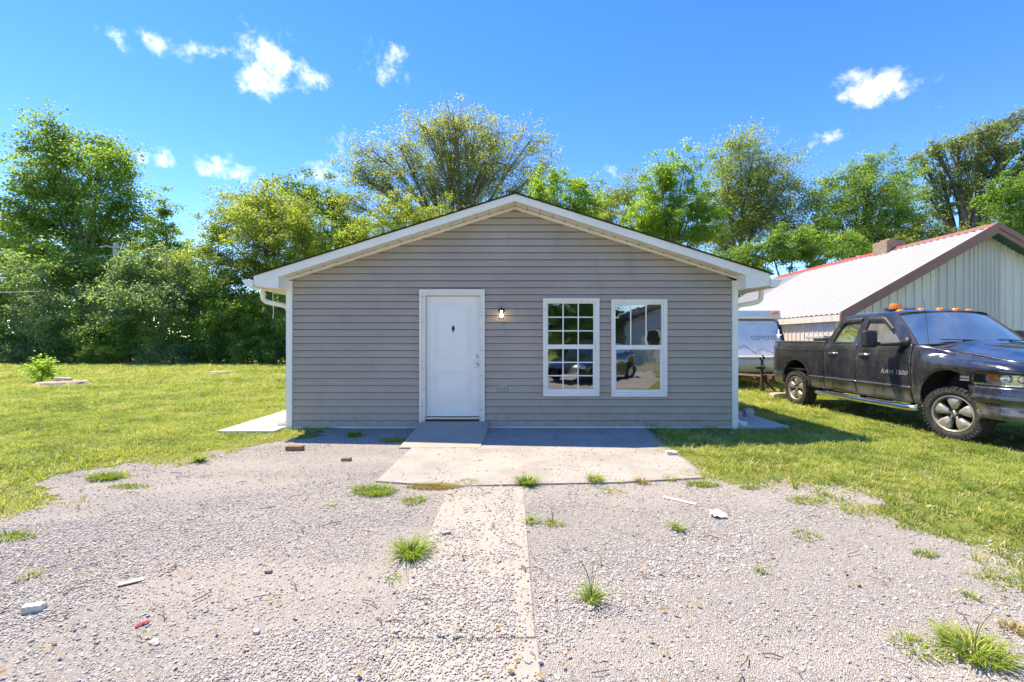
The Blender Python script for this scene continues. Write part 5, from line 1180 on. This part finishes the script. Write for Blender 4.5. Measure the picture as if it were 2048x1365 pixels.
for k_, (x_, lm_, lab_) in enumerate(((-60, 'dark', 'low brush past the left border of the hedge foot'), (45, 'grey', 'low grey-green brush under the far left hedge'), (150, 'dark', 'low dark brush behind the small lawn bush'), (250, 'mid', 'low green brush below the sumac'), (345, 'grey', 'low pale brush right of the sumac foot'), (435, 'dark', 'low dark brush behind the far stump'), (520, 'mid', 'low green brush left of the house corner'), (600, 'dark', 'low brush partly hidden by the house corner'))):
    shrub('low_brush', lab_, x_, 27.6 + .25 * (k_ % 3), [(x_ - 34, 708, 30, 15), (x_, 704, 34, 19), (x_ + 34, 709, 30, 14)], L[lm_], 9000, .12, 80 + k_, clus=.26, sub=30)
# a darker wood beyond reads as one mass
rg = np.random.RandomState(77); n = 75000
Xw = rg.uniform(-70, 70, n); Yw = 46 + rg.uniform(0, 6, n) + 2 * np.sin(Xw * .35); top = 7.5 + 2.2 * np.sin(Xw * .31 + 1) + 1.5 * np.sin(Xw * .83)
Zw = top * rg.uniform(0, 1, n) ** .8
o = link('woodland', leaf_mesh('woodland', np.c_[Xw, Yw, Zw], np.tile([0, -.5, .6], (n, 1)), .62, rg.uniform(0, .6, n), L['dark'], rg)); tag(o, 'dark mass of woodland behind the trees', 'woodland', kind='stuff')
# trees across the road, added behind the viewer for reflections and to block low sky
GR_ = 'trees across the road'
copy_tree(t_map, (3.4, -15.5, 0), 2.1, 1.1, 'maple across the road seen only as a reflection', GR_)
copy_tree(t_rnd, (7.0, -27, 0), 1.1, 1.1, 'round tree beside the opposite house', GR_)
for k_, (sx_, sy_, ss_, lab_) in enumerate(((2.2, -14.0, .8, 'hedge across the road behind the parked sedan'), (5.2, -19.0, .9, 'hedge beside the opposite house'), (-4.5, -16, .9, 'hedge across the road left of the driveway'), (-12, -15, .8, 'hedge across the road farther left'))):
    copy_tree(t_hedge, (sx_, sy_, 0), 1.3 * k_, ss_, lab_, 'hedges across the road')
copy_tree(t_grn, (-14, -19, 0), .6, 1.0, 'unseen green tree across the road on the left', GR_)
copy_tree(t_syc, (21, -24, 0), 2.6, .9, 'unseen sycamore across the road on the right', GR_)

# utility pole and wires behind the sumac
pole = thing('utility_pole', 'weathered utility pole with crossarm above the sumac shrub', 'utility pole', (WX(232, 30.5), 30.5, 0))
px_, zt_ = WX(232, 30.5), WZ(486, 30.5)
polem = simple('weathered pole wood', (.48, .47, .46), .9, var=.2, vscale=3)
mb = MB(); mb.tube([(px_, 30.5, 0), (px_, 30.5, zt_)], [.20, .16], 10); mb.build('pole', polem, pole, smooth=True, auto=True)
mb = MB(); mb.tube([(px_ - 1.0, 30.4, zt_ - .30), (px_ - .5, 30.4, zt_ - .22), (px_ + .0, 30.35, zt_ - .38), (px_ + .6, 30.4, zt_ - .26), (px_ + 1.0, 30.4, zt_ - .28)], .05, 6); mb.build('crossarm', polem, pole)
for (a, b_, sg_) in (((-45, 23, WZ(560, 23)), (px_, 30.4, zt_ - .8), .8), ((-38, 20, WZ(568, 20)), (WX(75, 25.5), 25.5, WZ(583, 25.5)), .2)):
    mb = MB(); a = Vector(a); b_ = Vector(b_); mb.tube([a.lerp(b_, u) - Vector((0, 0, sg_ * 4 * u * (1 - u))) for u in np.linspace(0, 1, 16)], .018, 5); mb.build('wire', simple('wire', (.5, .5, .5), .6), pole)

# ------------------------------------------------------------------ young bush and stumps on the left lawn
Xb, Yb = G(82, 766)
bush = thing('young_bush', 'small bright green bush growing beside a stump on the left lawn', 'bush', (Xb, Yb, 0))
rg = np.random.RandomState(5); st = MB(); tp_ = []
for k in range(16):
    an = rg.uniform(0, 6.28); r_ = rg.uniform(.15, .62); h = rg.uniform(.35, .95) * (1.15 - r_ * .55)
    tip = Vector((Xb + math.cos(an) * r_, Yb + math.sin(an) * r_, h)); st.tube(bez(Vector((Xb, Yb, 0)), Vector((Xb + math.cos(an) * r_ * .3, Yb + math.sin(an) * r_ * .3, h * .7)), tip, 5), [.012, .01, .008, .006, .004], 4)
    for q in (.45, .6, .75, .9, 1.0): tp_.append(Vector((Xb, Yb, h * .3)).lerp(tip, q))
st.build('stem', M['bark'], bush)
A = np.array([tuple(p) for p in tp_]); ii = np.repeat(np.arange(len(A)), 13); C = A[ii] + rg.normal(0, .075, (len(ii), 3)); C[:, 2] = np.maximum(C[:, 2], .03)
o = link('foliage', leaf_mesh('foliage', C, np.tile([0, 0, .8], (len(C), 1)), .10, rg.uniform(.3, 1, len(C)), L['bright'], rg), bush); tag(o, kind='stuff')
mstump = simple('weathered stump wood', (.36, .29, .21), .9, var=.3, vscale=9, bmp=.8, bscale=22)
def stump(label, px, py, r_, h, seed):
    X, Y = G(px, py); rg = np.random.RandomState(seed); mb = MB(); n = 22; rows = []
    for q, z in ((1.25, 0), (1.05, h * .4), (1.0, h * .85), (.93, h), (.5, h * 1.02), (.02, h * .97)):
        rows.append([(X + r_ * q * math.cos(a) * (1 + .13 * math.sin(a * 3 + seed) + .06 * math.sin(a * 7)), Y + r_ * q * math.sin(a), max(0, z + (rg.normal(0, h * .08) if z > 0 else -.02))) for a in np.linspace(0, 2 * math.pi, n)])
    mb.grid(rows); o = mb.build('tree_stump', mstump, smooth=True, auto=True); tag(o, label, 'stump', 'tree stumps on the left lawn')
stump('wide low tree stump with a stone on it, beside the small bush', 126, 770, .62, .12, 1); stump('low cut tree stump far out on the lawn near the house', 442, 747, .48, .10, 2)

# ------------------------------------------------------------------ grass and gravel scatter (geometry nodes on point clouds)
def scatter(name, pts, rot, scl, tint, sources, kind_label, cat):
    me = bpy.data.meshes.new(name); me.vertices.add(len(pts)); me.vertices.foreach_set('co', pts.astype(np.float32).reshape(-1))
    for nm, ty, arr in (('rot', 'FLOAT_VECTOR', rot), ('scl', 'FLOAT_VECTOR', scl), ('tint', 'FLOAT', tint), ('pick', 'INT', np.random.RandomState(1).randint(0, len(sources), len(pts)))):
        at = me.attributes.new(nm, ty, 'POINT'); at.data.foreach_set('vector' if ty == 'FLOAT_VECTOR' else 'value', arr.astype(np.int32 if ty == 'INT' else np.float32).reshape(-1))
    o = link(name, me); tag(o, kind_label, cat, kind='stuff')
    ng = bpy.data.node_groups.new(name, 'GeometryNodeTree'); ng.interface.new_socket('Geometry', in_out='INPUT', socket_type='NodeSocketGeometry'); ng.interface.new_socket('Geometry', in_out='OUTPUT', socket_type='NodeSocketGeometry')
    gi = ng.nodes.new('NodeGroupInput'); go = ng.nodes.new('NodeGroupOutput'); ip = ng.nodes.new('GeometryNodeInstanceOnPoints'); jn = ng.nodes.new('GeometryNodeJoinGeometry')
    for s_ in sources[::-1]:
        so = bpy.data.objects.new(name + '_piece', s_); oi = ng.nodes.new('GeometryNodeObjectInfo'); oi.inputs['Object'].default_value = so; oi.inputs['As Instance'].default_value = True
        ng.links.new(oi.outputs['Geometry'], jn.inputs[0])
    def na(nm, ty):
        n_ = ng.nodes.new('GeometryNodeInputNamedAttribute'); n_.data_type = ty; n_.inputs['Name'].default_value = nm; return n_.outputs['Attribute']
    er = ng.nodes.new('FunctionNodeEulerToRotation'); ng.links.new(na('rot', 'FLOAT_VECTOR'), er.inputs[0])
    ng.links.new(gi.outputs[0], ip.inputs['Points']); ng.links.new(jn.outputs[0], ip.inputs['Instance']); ip.inputs['Pick Instance'].default_value = True
    ng.links.new(na('pick', 'INT'), ip.inputs['Instance Index']); ng.links.new(er.outputs[0], ip.inputs['Rotation']); ng.links.new(na('scl', 'FLOAT_VECTOR'), ip.inputs['Scale'])
    ng.links.new(ip.outputs[0], go.inputs[0]); md = o.modifiers.new('scatter', 'NODES'); md.node_group = ng; return o
def blades(name, n, h, spread, w, m, rg, bend=.5, seg=2, tint=None, heads=0):
    V = []; Fc = []; tn = []
    for i in range(n):
        an = rg.uniform(0, 6.283); r_ = spread * math.sqrt(rg.uniform()); b = Vector((r_ * math.cos(an), r_ * math.sin(an), 0)); d2 = an + rg.normal(0, .5)
        lean = Vector((math.cos(d2), math.sin(d2), 0)) * bend * rg.uniform(.2, 1.2); hh = h * rg.uniform(.55, 1.15); sd_ = Vector((-math.sin(d2), math.cos(d2), 0)) * w * rg.uniform(.7, 1.3)
        o0 = len(V)
        for k in range(seg + 1):
            u = k / seg; p = b + Vector((0, 0, hh * (u - .35 * bend * u * u))) + lean * hh * u * u
            if k == seg: V.append(p)
            else: V += [p - sd_ * (1 - u * .6), p + sd_ * (1 - u * .6)]
        for k in range(seg - 1): a = o0 + 2 * k; Fc.append((a, a + 1, a + 3, a + 2)); tn.append(0)
        a = o0 + 2 * (seg - 1); Fc.append((a, a + 1, a + 2)); 
        t_ = tint(rg) if tint else 0
        tn = tn[:len(Fc) - seg]; tn += [t_] * seg
    me = bpy.data.meshes.new(name); me.from_pydata([tuple(v) for v in V], [], Fc); me.materials.append(m)
    if tint: at = me.attributes.new('tint', 'FLOAT', 'FACE'); at.data.foreach_set('value', np.clip(tn, 0, 1).astype(np.float32))
    me.update(); return me
rg = np.random.RandomState(21)
tufts = [blades('tuft', 11, .055, .05, .0035, L['grass'], rg, .7) for _ in range(4)] + [blades('tuft', 8, .085, .035, .0032, L['grass'], rg, .6, 3), blades('tuft', 14, .035, .06, .005, L['grass'], rg, .9)]
def lawn_points():
    P_ = []
    for (x0, x1, y0, y1, dens, sc_) in ((-8, 10, 2.0, 6.0, 620, 1.0), (-12, 10, 6.0, 9.0, 520, 1.0), (-17, 11, 9.0, 13.0, 300, 1.25), (-26, 12, 13.0, 19.0, 130, 1.7), (-36, 13, 19.0, 29.0, 62, 2.3), (-14, 14, -5.5, 0.5, 60, 1.3), (-10, 10, 0.5, 2.0, 320, 1.05)):
        n = int((x1 - x0) * (y1 - y0) * dens); X = rg.uniform(x0, x1, n); Y = rg.uniform(y0, y1, n)
        keep = np.abs(X) < 1.30 * np.maximum(Y, 0) + 2.5 if y0 > 0 else np.ones(n, bool)
        keep &= ~((X > -4.66) & (X < 4.60) & (Y > 7.0) & (Y < 21)) | ((X > -3.7) & (X < 3.7) & (Y > 7.0) & (Y < PH - .03)) | ((X > 3.7) & (Y < 7.3) & (X < 4.6))
        keep &= ~((X > BX0) & (Y > YG)); keep &= ~((X > TX - .9) & (Y < TY + 4.6) & (Y > TY - 1) & (X < TX + .9) & (rg.uniform(0, 1, n) < .93))
        P_.append(np.c_[X, Y, np.full(n, sc_)][keep])
    return np.concatenate(P_)
LP = lawn_points(); X, Y, sc_ = LP.T
ins = pip(DRIVE, X, Y); d = edge_dist(DRIVE, X, Y); sd_ = np.where(ins, -d, d)      # + outside the drive
wig = (vnoise(X, Y, 1.3, 4) - .5) * .8 + (vnoise(X, Y, 4.0, 5) - .5) * .45
pr = np.clip((sd_ + wig + .16) / .5, 0, 1)
bare = vnoise(X, Y, .9, 8) * .6 + vnoise(X, Y, 3.1, 9) * .4
nearedge = np.exp(-np.maximum(sd_, 0) / 1.1); pr *= 1 - np.clip((bare - .48) * 4, 0, .9) * (.30 + .70 * nearedge)
patch = vnoise(X, Y, 1.9, 61) * .6 + vnoise(X, Y, 5.5, 62) * .4
pr = np.maximum(pr, np.where((sd_ < .1) & (sd_ > -1.0) & (np.abs(X) > 1.9) & (Y > 2.6), np.clip((patch - .60 + sd_ * .10) * 9, 0, .8), 0))
inpad = pip(PAD, X, Y); pr = np.where(inpad & (edge_dist(PAD, X, Y) > .05 + .16 * vnoise(X, Y, 3.0, 63) * (X > 1)), 0, pr)
k = rg.uniform(0, 1, len(X)) < pr; X, Y, sc_, sd_, nearedge, bare = (a[k] for a in (X, Y, sc_, sd_, nearedge, bare)); n = len(X)
tint = .40 + (vnoise(X, Y, .5, 12) - .5) * .5 + (vnoise(X, Y, 2.4, 13) - .5) * .75 + nearedge * .12 + rg.normal(0, .15, n) + np.where(X < -3, .10, -.02)
tint = np.where(rg.uniform(0, 1, n) < .10 + .16 * nearedge, rg.uniform(.85, 1, n), tint)
s_ = sc_ * rg.uniform(.7, 1.25, n) * (.85 + .5 * vnoise(X, Y, 1.3, 14))
scatter('grass', np.c_[X, Y, np.zeros(n)], np.c_[rg.normal(0, .12, n), rg.normal(0, .12, n), rg.uniform(0, 6.283, n)], np.c_[s_, s_, s_ * rg.uniform(.7, 1.1, n)], np.clip(tint, 0, 1), tufts, 'mown lawn grass, green with straw patches', 'grass')
def chip(seed):
    rg = np.random.RandomState(seed); bm = bmesh.new(); bmesh.ops.create_icosphere(bm, subdivisions=1, radius=1)
    for v in bm.verts: v.co *= rg.uniform(.7, 1.2); v.co.z *= .62; v.co.x *= 1.15
    me = bpy.data.meshes.new('chip'); bm.to_mesh(me); bm.free(); me.materials.append(M['stone']); return me
P_ = []
for (y0, y1, dens) in ((1.6, 2.6, 9500), (2.6, 3.6, 6500), (3.6, 5.0, 3600), (5.0, 7.35, 1700), (-2, 1.6, 250)):
    n = int(12 * (y1 - y0) * dens); X = rg.uniform(-6, 6, n); Y = rg.uniform(y0, y1, n); kk = np.abs(X) < 1.2 * np.maximum(Y, 1) + 1.4; P_.append(np.c_[X, Y][kk])
X, Y = np.concatenate(P_).T
ins = pip(DRIVE, X, Y); d = edge_dist(DRIVE, X, Y); sd_ = np.where(ins, -d, d)
pr = np.clip((.25 - sd_ + (vnoise(X, Y, 3, 31) - .5) * .5) / .3, 0, 1)
Ur = X * math.cos(.55) + Y * math.sin(.55); Vr = -X * math.sin(.55) + Y * math.cos(.55); thin = vnoise(Ur * .35, Vr * 1.5, 1.0, 33) * .65 + vnoise(X, Y, 2.7, 34) * .35; pr *= 1 - np.clip((thin - .47) * 6, 0, .82)
onw = (X > -.63) & (X < .13) & (Y < 4.42); cov = vnoise(X, Y, 2.2, 36) * .6 + vnoise(X, Y, 6.0, 37) * .4
edgew = np.minimum(np.minimum(X + .63, .13 - X), .5); pr = np.where(onw, np.clip((cov - .28) * 2.3, .16, .9) * np.where((.12 - X) < .10, .25, 1), pr)
inp = pip(PAD, X, Y); pr = np.where(inp, np.clip((vnoise(X, Y, 1.4, 40) - .42) * .9, .012, .35), pr)
k = (rg.uniform(0, 1, len(X)) < pr) & ~((X > rx0) & (X < rx1) & (Y > ry0)) & (Y < PH - .05); X, Y, onw, inp = X[k], Y[k], onw[k], inp[k]; n = len(X)
s_ = np.exp(rg.normal(math.log(.0045), .32, n)); s_ *= np.where(rg.uniform(0, 1, n) < .012, 1.6, 1.0); s_ = np.where(inp, s_ * .7, s_); z = np.where(inp, .024, np.where(onw, .015, .005)) + s_ * .3
scatter('loose_gravel', np.c_[X, Y, z], np.c_[rg.normal(0, .35, n), rg.normal(0, .35, n), rg.uniform(0, 6.283, n)], np.c_[s_ * rg.uniform(.8, 1.4, n), s_, s_], rg.uniform(0, 1, n), [chip(k) for k in range(5)], 'loose crushed limestone chips on the drive', 'gravel')

# ------------------------------------------------------------------ weeds in the gravel
GW = 'weeds growing in the gravel drive'
def weed(label, px, py, rad, h, n, dry=0.0, seed=0, w=.004, bend=.9, long=0, ry=None, name='weed_tuft'):
    rg = np.random.RandomState(900 + seed); X, Y = G(px, py)
    me = blades('blades', int(n * 1.25), h * .92, rad * .8, w * .8, L['weed'] if dry < .6 else L['dry'], rg, bend * 1.35, 4, tint=lambda r: r.uniform(.1, .6) + (.5 if r.uniform() < dry else 0))
    ob = link(name, me); ob.location = (X, Y, .006); ob.scale = (1, (ry or rad) / rad, 1); tag(ob, label, 'weed', GW)
    if long:
        mb = MB()
        for k in range(long):
            a = rg.uniform(0, 6.28); l_ = h * rg.uniform(1.6, 2.3); tip = Vector((math.cos(a) * l_ * .25, math.sin(a) * l_ * .25, l_))
            mb.tube(bez(Vector(), Vector((0, 0, l_ * .6)), tip, 5), .0016, 4)
            for q in range(3): mb.tube([tip, tip + Vector(rg.normal(0, .02, 3))], .0015, 3)
        c = mb.build('seed_stalk', M['weedstalk'], ob)
    return ob
M['weedstalk'] = simple('seed stalk', (.16, .17, .06), .8)
weed('broad dark green weed mat at the front left corner of the concrete pad', 748, 986, .26, .10, 420, .06, 1, ry=.17)
weed('strip of browned dry grass along the front edge of the concrete pad', 868, 977, .34, .075, 620, .8, 2, ry=.09)
weed('green weed patch just in front of the browned strip', 828, 1004, .12, .06, 130, .15, 3)
weed('small green tuft at the right end of the browned strip', 935, 968, .10, .06, 80, .2, 4)
weed('leafy green tuft at the pad edge, nearest the middle of the photo', 1055, 970, .10, .13, 130, .05, 5, w=.007)
weed('leafy green tuft at the pad edge, second from the middle', 1190, 965, .075, .11, 90, .1, 6, w=.007)
weed('tiny green sprig at the pad edge between two larger tufts', 1240, 967, .05, .05, 30, .1, 7)
weed('orange-tipped tuft at the pad edge', 1284, 968, .06, .10, 60, .7, 8)
weed('low yellowing tuft right of the orange-tipped tuft', 1341, 962, .06, .06, 55, .55, 9)
weed('wide green grass clump at the right front corner of the pad', 1405, 972, .20, .07, 260, .08, 10, ry=.09)
weed('straggly brownish weed patch in front of the pad', 1222, 985, .13, .04, 70, .5, 11)
weed('short green clump on the gravel right of the pad corner', 1500, 978, .13, .05, 130, .1, 12, ry=.06)
weed('thin spidery weed with an upright stalk in mid drive', 1105, 1050, .13, .06, 75, .15, 13, long=2, ry=.07)
weed('small green weed just left of the spidery weed', 1062, 1046, .06, .07, 45, .1, 14)
weed('compact green tuft on the right half of the drive', 1356, 1062, .05, .09, 60, .05, 15)
weed('large bright green grass clump left of the buried walk', 822, 1112, .11, .14, 170, .1, 16, w=.0055, bend=1.0)
weed('small flat green sprig below the large bright clump', 788, 1162, .06, .03, 30, .1, 17)
weed('wispy weed with tall seed stalks right of the buried walk', 1183, 1203, .06, .11, 70, .15, 18, long=4)
weed('yellow-green weed patch at the right edge of the gravel, upper one', 1612, 1005, .22, .06, 200, .35, 19, ry=.12)
weed('thin green weed patch below the yellow-green one', 1615, 1075, .12, .04, 80, .15, 20)
weed('tiny dark weed alone on the right of the drive', 1524, 1147, .035, .05, 26, .05, 21)
weed('flat green weed patch right of the tiny dark weed', 1850, 1112, .10, .05, 90, .15, 22, ry=.05)
weed('large lush weed clump at the lower right corner', 1950, 1310, .15, .10, 300, .3, 23, w=.0045, long=3)
weed('low creeping weed left of the lush corner clump', 1835, 1300, .13, .04, 120, .3, 24)
weed('dry brown tuft at the right border of the photo', 2030, 1262, .07, .05, 70, .8, 25)
weed('small faint weed above the lush corner clump', 1942, 1197, .04, .05, 30, .3, 26)
weed('bright green tuft on the left gravel edge, larger one', 210, 958, .22, .09, 300, .06, 27, w=.006, ry=.14)
weed('low green strip on the gravel right of the bright left tuft', 258, 976, .26, .06, 230, .08, 28, ry=.07)
weed('green weed patch cut by the left border of the photo', 20, 1078, .22, .07, 220, .1, 29, ry=.09)
weed('sparse pale sprig on the left gravel', 62, 1155, .06, .05, 26, .5, 30)
weed('bright leafy sprout at the lawn edge left of the house', 398, 924, .06, .12, 40, 0, 31, w=.016)
weed('dark green tuft in the shade below the left siding', 708, 873, .12, .13, 110, 0, 32, w=.008)
weed('small green sprig alone in the left part of the drive', 660, 1015, .05, .03, 26, .1, 33)
w_ = weed('tall scraggly weed with a broad leaf against the siding', 1296, 856, .16, .22, 110, .15, 34, w=.005, long=7, bend=.7)
mb = MB(); mb.add([(-.02, -.05, .12), (.05, -.07, .11), (.13, -.05, .13), (.15, -.02, .19), (.08, -.0, .22), (.0, -.01, .19)], [(0, 1, 2, 3, 4, 5)]); mb.build('broad_leaf', L['dry'] if False else simple('broad leaf', (.15, .28, .06), .5), w_)
o_ = weed('short weeds at the right front corner post', 1440, 853, .22, .10, 150, .1, 35, w=.006, ry=.06)
for i_, (pa, pb, lab) in enumerate((((600, 858), (690, 856), 'ragged shaded grass under the left end of the siding'), ((1310, 868), (1400, 880), 'shaded weeds beside the pad under the right window'), ((760, 880), (820, 885), 'yellowing grass against the left side of the ramp'))):
    weed(lab, (pa[0] + pb[0]) / 2, (pa[1] + pb[1]) / 2, .45 if i_ < 2 else .3, .07, 420, .25, 50 + i_, ry=.14)

# ------------------------------------------------------------------ litter and stones
def lump(name, label, px, py, sx, sy, sz, m, seed, cat, z=.004, rz=0, group=None, sub=2, rough=.18):
    rg = np.random.RandomState(seed); bm = bmesh.new(); bmesh.ops.create_cube(bm, size=2); bmesh.ops.subdivide_edges(bm, edges=bm.edges, cuts=sub, use_grid_fill=True)
    for v in bm.verts: v.co = Vector((v.co.x * sx, v.co.y * sy, v.co.z * sz)) * (1 - .16 * (v.co.length - 1)) * (1 + rg.uniform(-rough, rough) * .5)
    me = bpy.data.meshes.new(name); bm.to_mesh(me); bm.free(); me.materials.append(m); X, Y = G(px, py)
    o = link(name, me); o.location = (X, Y, z + sz * .8); o.rotation_euler.z = rz; tag(o, label, cat, group); return o
mbr = simple('old brown brick', (.26, .15, .07), .9, var=.3, vscale=18)
lump('brick', 'brown brick lying on the gravel at the shadow edge, left of the pad', 590, 901, .115, .05, .035, mbr, 1, 'brick', rz=.05, rough=.04)
lump('stone', 'brown stone on the gravel left of the pad corner', 693, 922, .06, .035, .022, simple('brown stone', (.26, .2, .15), .9), 2, 'stone', group='loose stones around the house')
lump('stone', 'grey angular stone left of the buried walk', 892, 1071, .035, .022, .016, simple('grey stone', (.33, .33, .34), .9), 3, 'stone', rz=.5, group='loose stones around the house')
lump('stone', 'large pale rock at the lower left', 68, 1224, .045, .026, .022, M['rock'], 4, 'stone', rz=.3, group='loose stones around the house')
lump('stone', 'pale flat stone near the bottom left of the drive', 308, 1288, .018, .015, .008, M['rock'], 5, 'stone', group='loose stones around the house')
lump('stone', 'pinkish pebble left of the buried walk near the bottom', 513, 1268, .015, .012, .009, M['rock'], 6, 'stone', group='loose stones around the house')
lump('stone', 'dark stone by itself on the left of the drive', 537, 1147, .02, .013, .01, simple('dark stone', (.2, .2, .21), .9), 7, 'stone', group='loose stones around the house')
lump('stone', 'white stone chunk on the right edge of the pad', 1343, 912, .07, .05, .022, M['rock'], 8, 'stone', z=.024, group='loose stones around the house')
lump('stone', 'white stone on the slab at the right house corner', 1497, 838, .08, .07, .08, M['rock'], 9, 'stone', z=.05, group='loose stones around the house')
lump('stone', 'pale block behind the rear wheel of the pickup', 1560, 797, .22, .10, .08, simple('tan block', (.5, .40, .30), .9), 10, 'stone', z=0, group='loose stones around the house')
lump('stone', 'grey stone lying on the wide stump beside the bush', 125, 768, .24, .12, .06, M['rock'], 11, 'stone', z=.115, group='loose stones around the house')
a = Vector((*G(1327, 996), .012)); b_ = Vector((*G(1392, 1011), .012)); mb = MB(); mb.tube([a, b_], .009, 6, sx=1.6); tag(mb.build('plastic_strip', M['white']), 'thin white plastic strip lying on the gravel', 'strip')
X, Y = G(1434, 1034); mb = MB(); rg = np.random.RandomState(4)
mb.grid([[(X + (i - 2) * .026 + rg.normal(0, .010), Y + (j - 2) * .03 + rg.normal(0, .010), .012 + .035 * math.exp(-((i - 2) ** 2 + (j - 2.5) ** 2) / 3) + abs(rg.normal(0, .014))) for i in range(5)] for j in range(5)])
tag(finish(mb.build('paper_scrap', M['white'], smooth=False), .002), 'crumpled white scrap on the right of the drive', 'litter')
mb = MB(); mb.tube([(*G(270, 1258), .012), (*G(284, 1252), .016), (*G(298, 1247), .012)], .005, 5, sx=1.8); tag(mb.build('ribbon_scrap', simple('red plastic', (.55, .06, .06), .5)), 'red plastic scrap on the gravel at the lower left', 'litter')
mb = MB(); mb.box(-.06, .06, -.02, .02, 0, .006); o = mb.build('wood_splinter', simple('pale wood', (.55, .5, .42), .9)); X, Y = G(1052, 1012); X, Y = G(262, 1168); o.location = (X, Y, .012); o.rotation_euler.z = .6; tag(o, 'pale wood splinter on the left gravel', 'litter')
# leaf litter and twigs nobody would count
rg = np.random.RandomState(55); n = 900
X = rg.uniform(-4.5, 4.5, n); Y = 1.7 + 5.5 * rg.uniform(0, 1, n) ** 1.3; kk = pip(DRIVE, X, Y) & (np.abs(X) < 1.2 * Y); X, Y = X[kk], Y[kk]; n = len(X)
o = link('leaf_litter', leaf_mesh('leaf_litter', np.c_[X, Y, .02 + .012 * rg.uniform(0, 1, n)], np.tile([0, 0, 3.0], (n, 1)), .03, rg.uniform(0, .7, n), L['dry'], rg)); tag(o, 'dry brown leaf litter scattered over the gravel', 'leaf litter', kind='stuff')
mb = MB()
for k in range(170):
    x, y = rg.uniform(-4.2, 4.2), 1.7 + 5.0 * rg.uniform() ** 1.4
    if not pip(DRIVE, np.array([x]), np.array([y]))[0]: continue
    a = rg.uniform(0, 3.14); l_ = rg.uniform(.02, .08); mb.tube([(x, y, .018), (x + math.cos(a) * l_, y + math.sin(a) * l_ * .8, .022 + rg.uniform(0, .01)), (x + math.cos(a + .2) * l_ * 2, y + math.sin(a + .2) * l_ * 1.6, .018)], rg.uniform(.0015, .0035), 4)
tag(mb.build('twigs', M['darkbark']), 'thin dead twigs scattered over the gravel', 'twigs', kind='stuff')
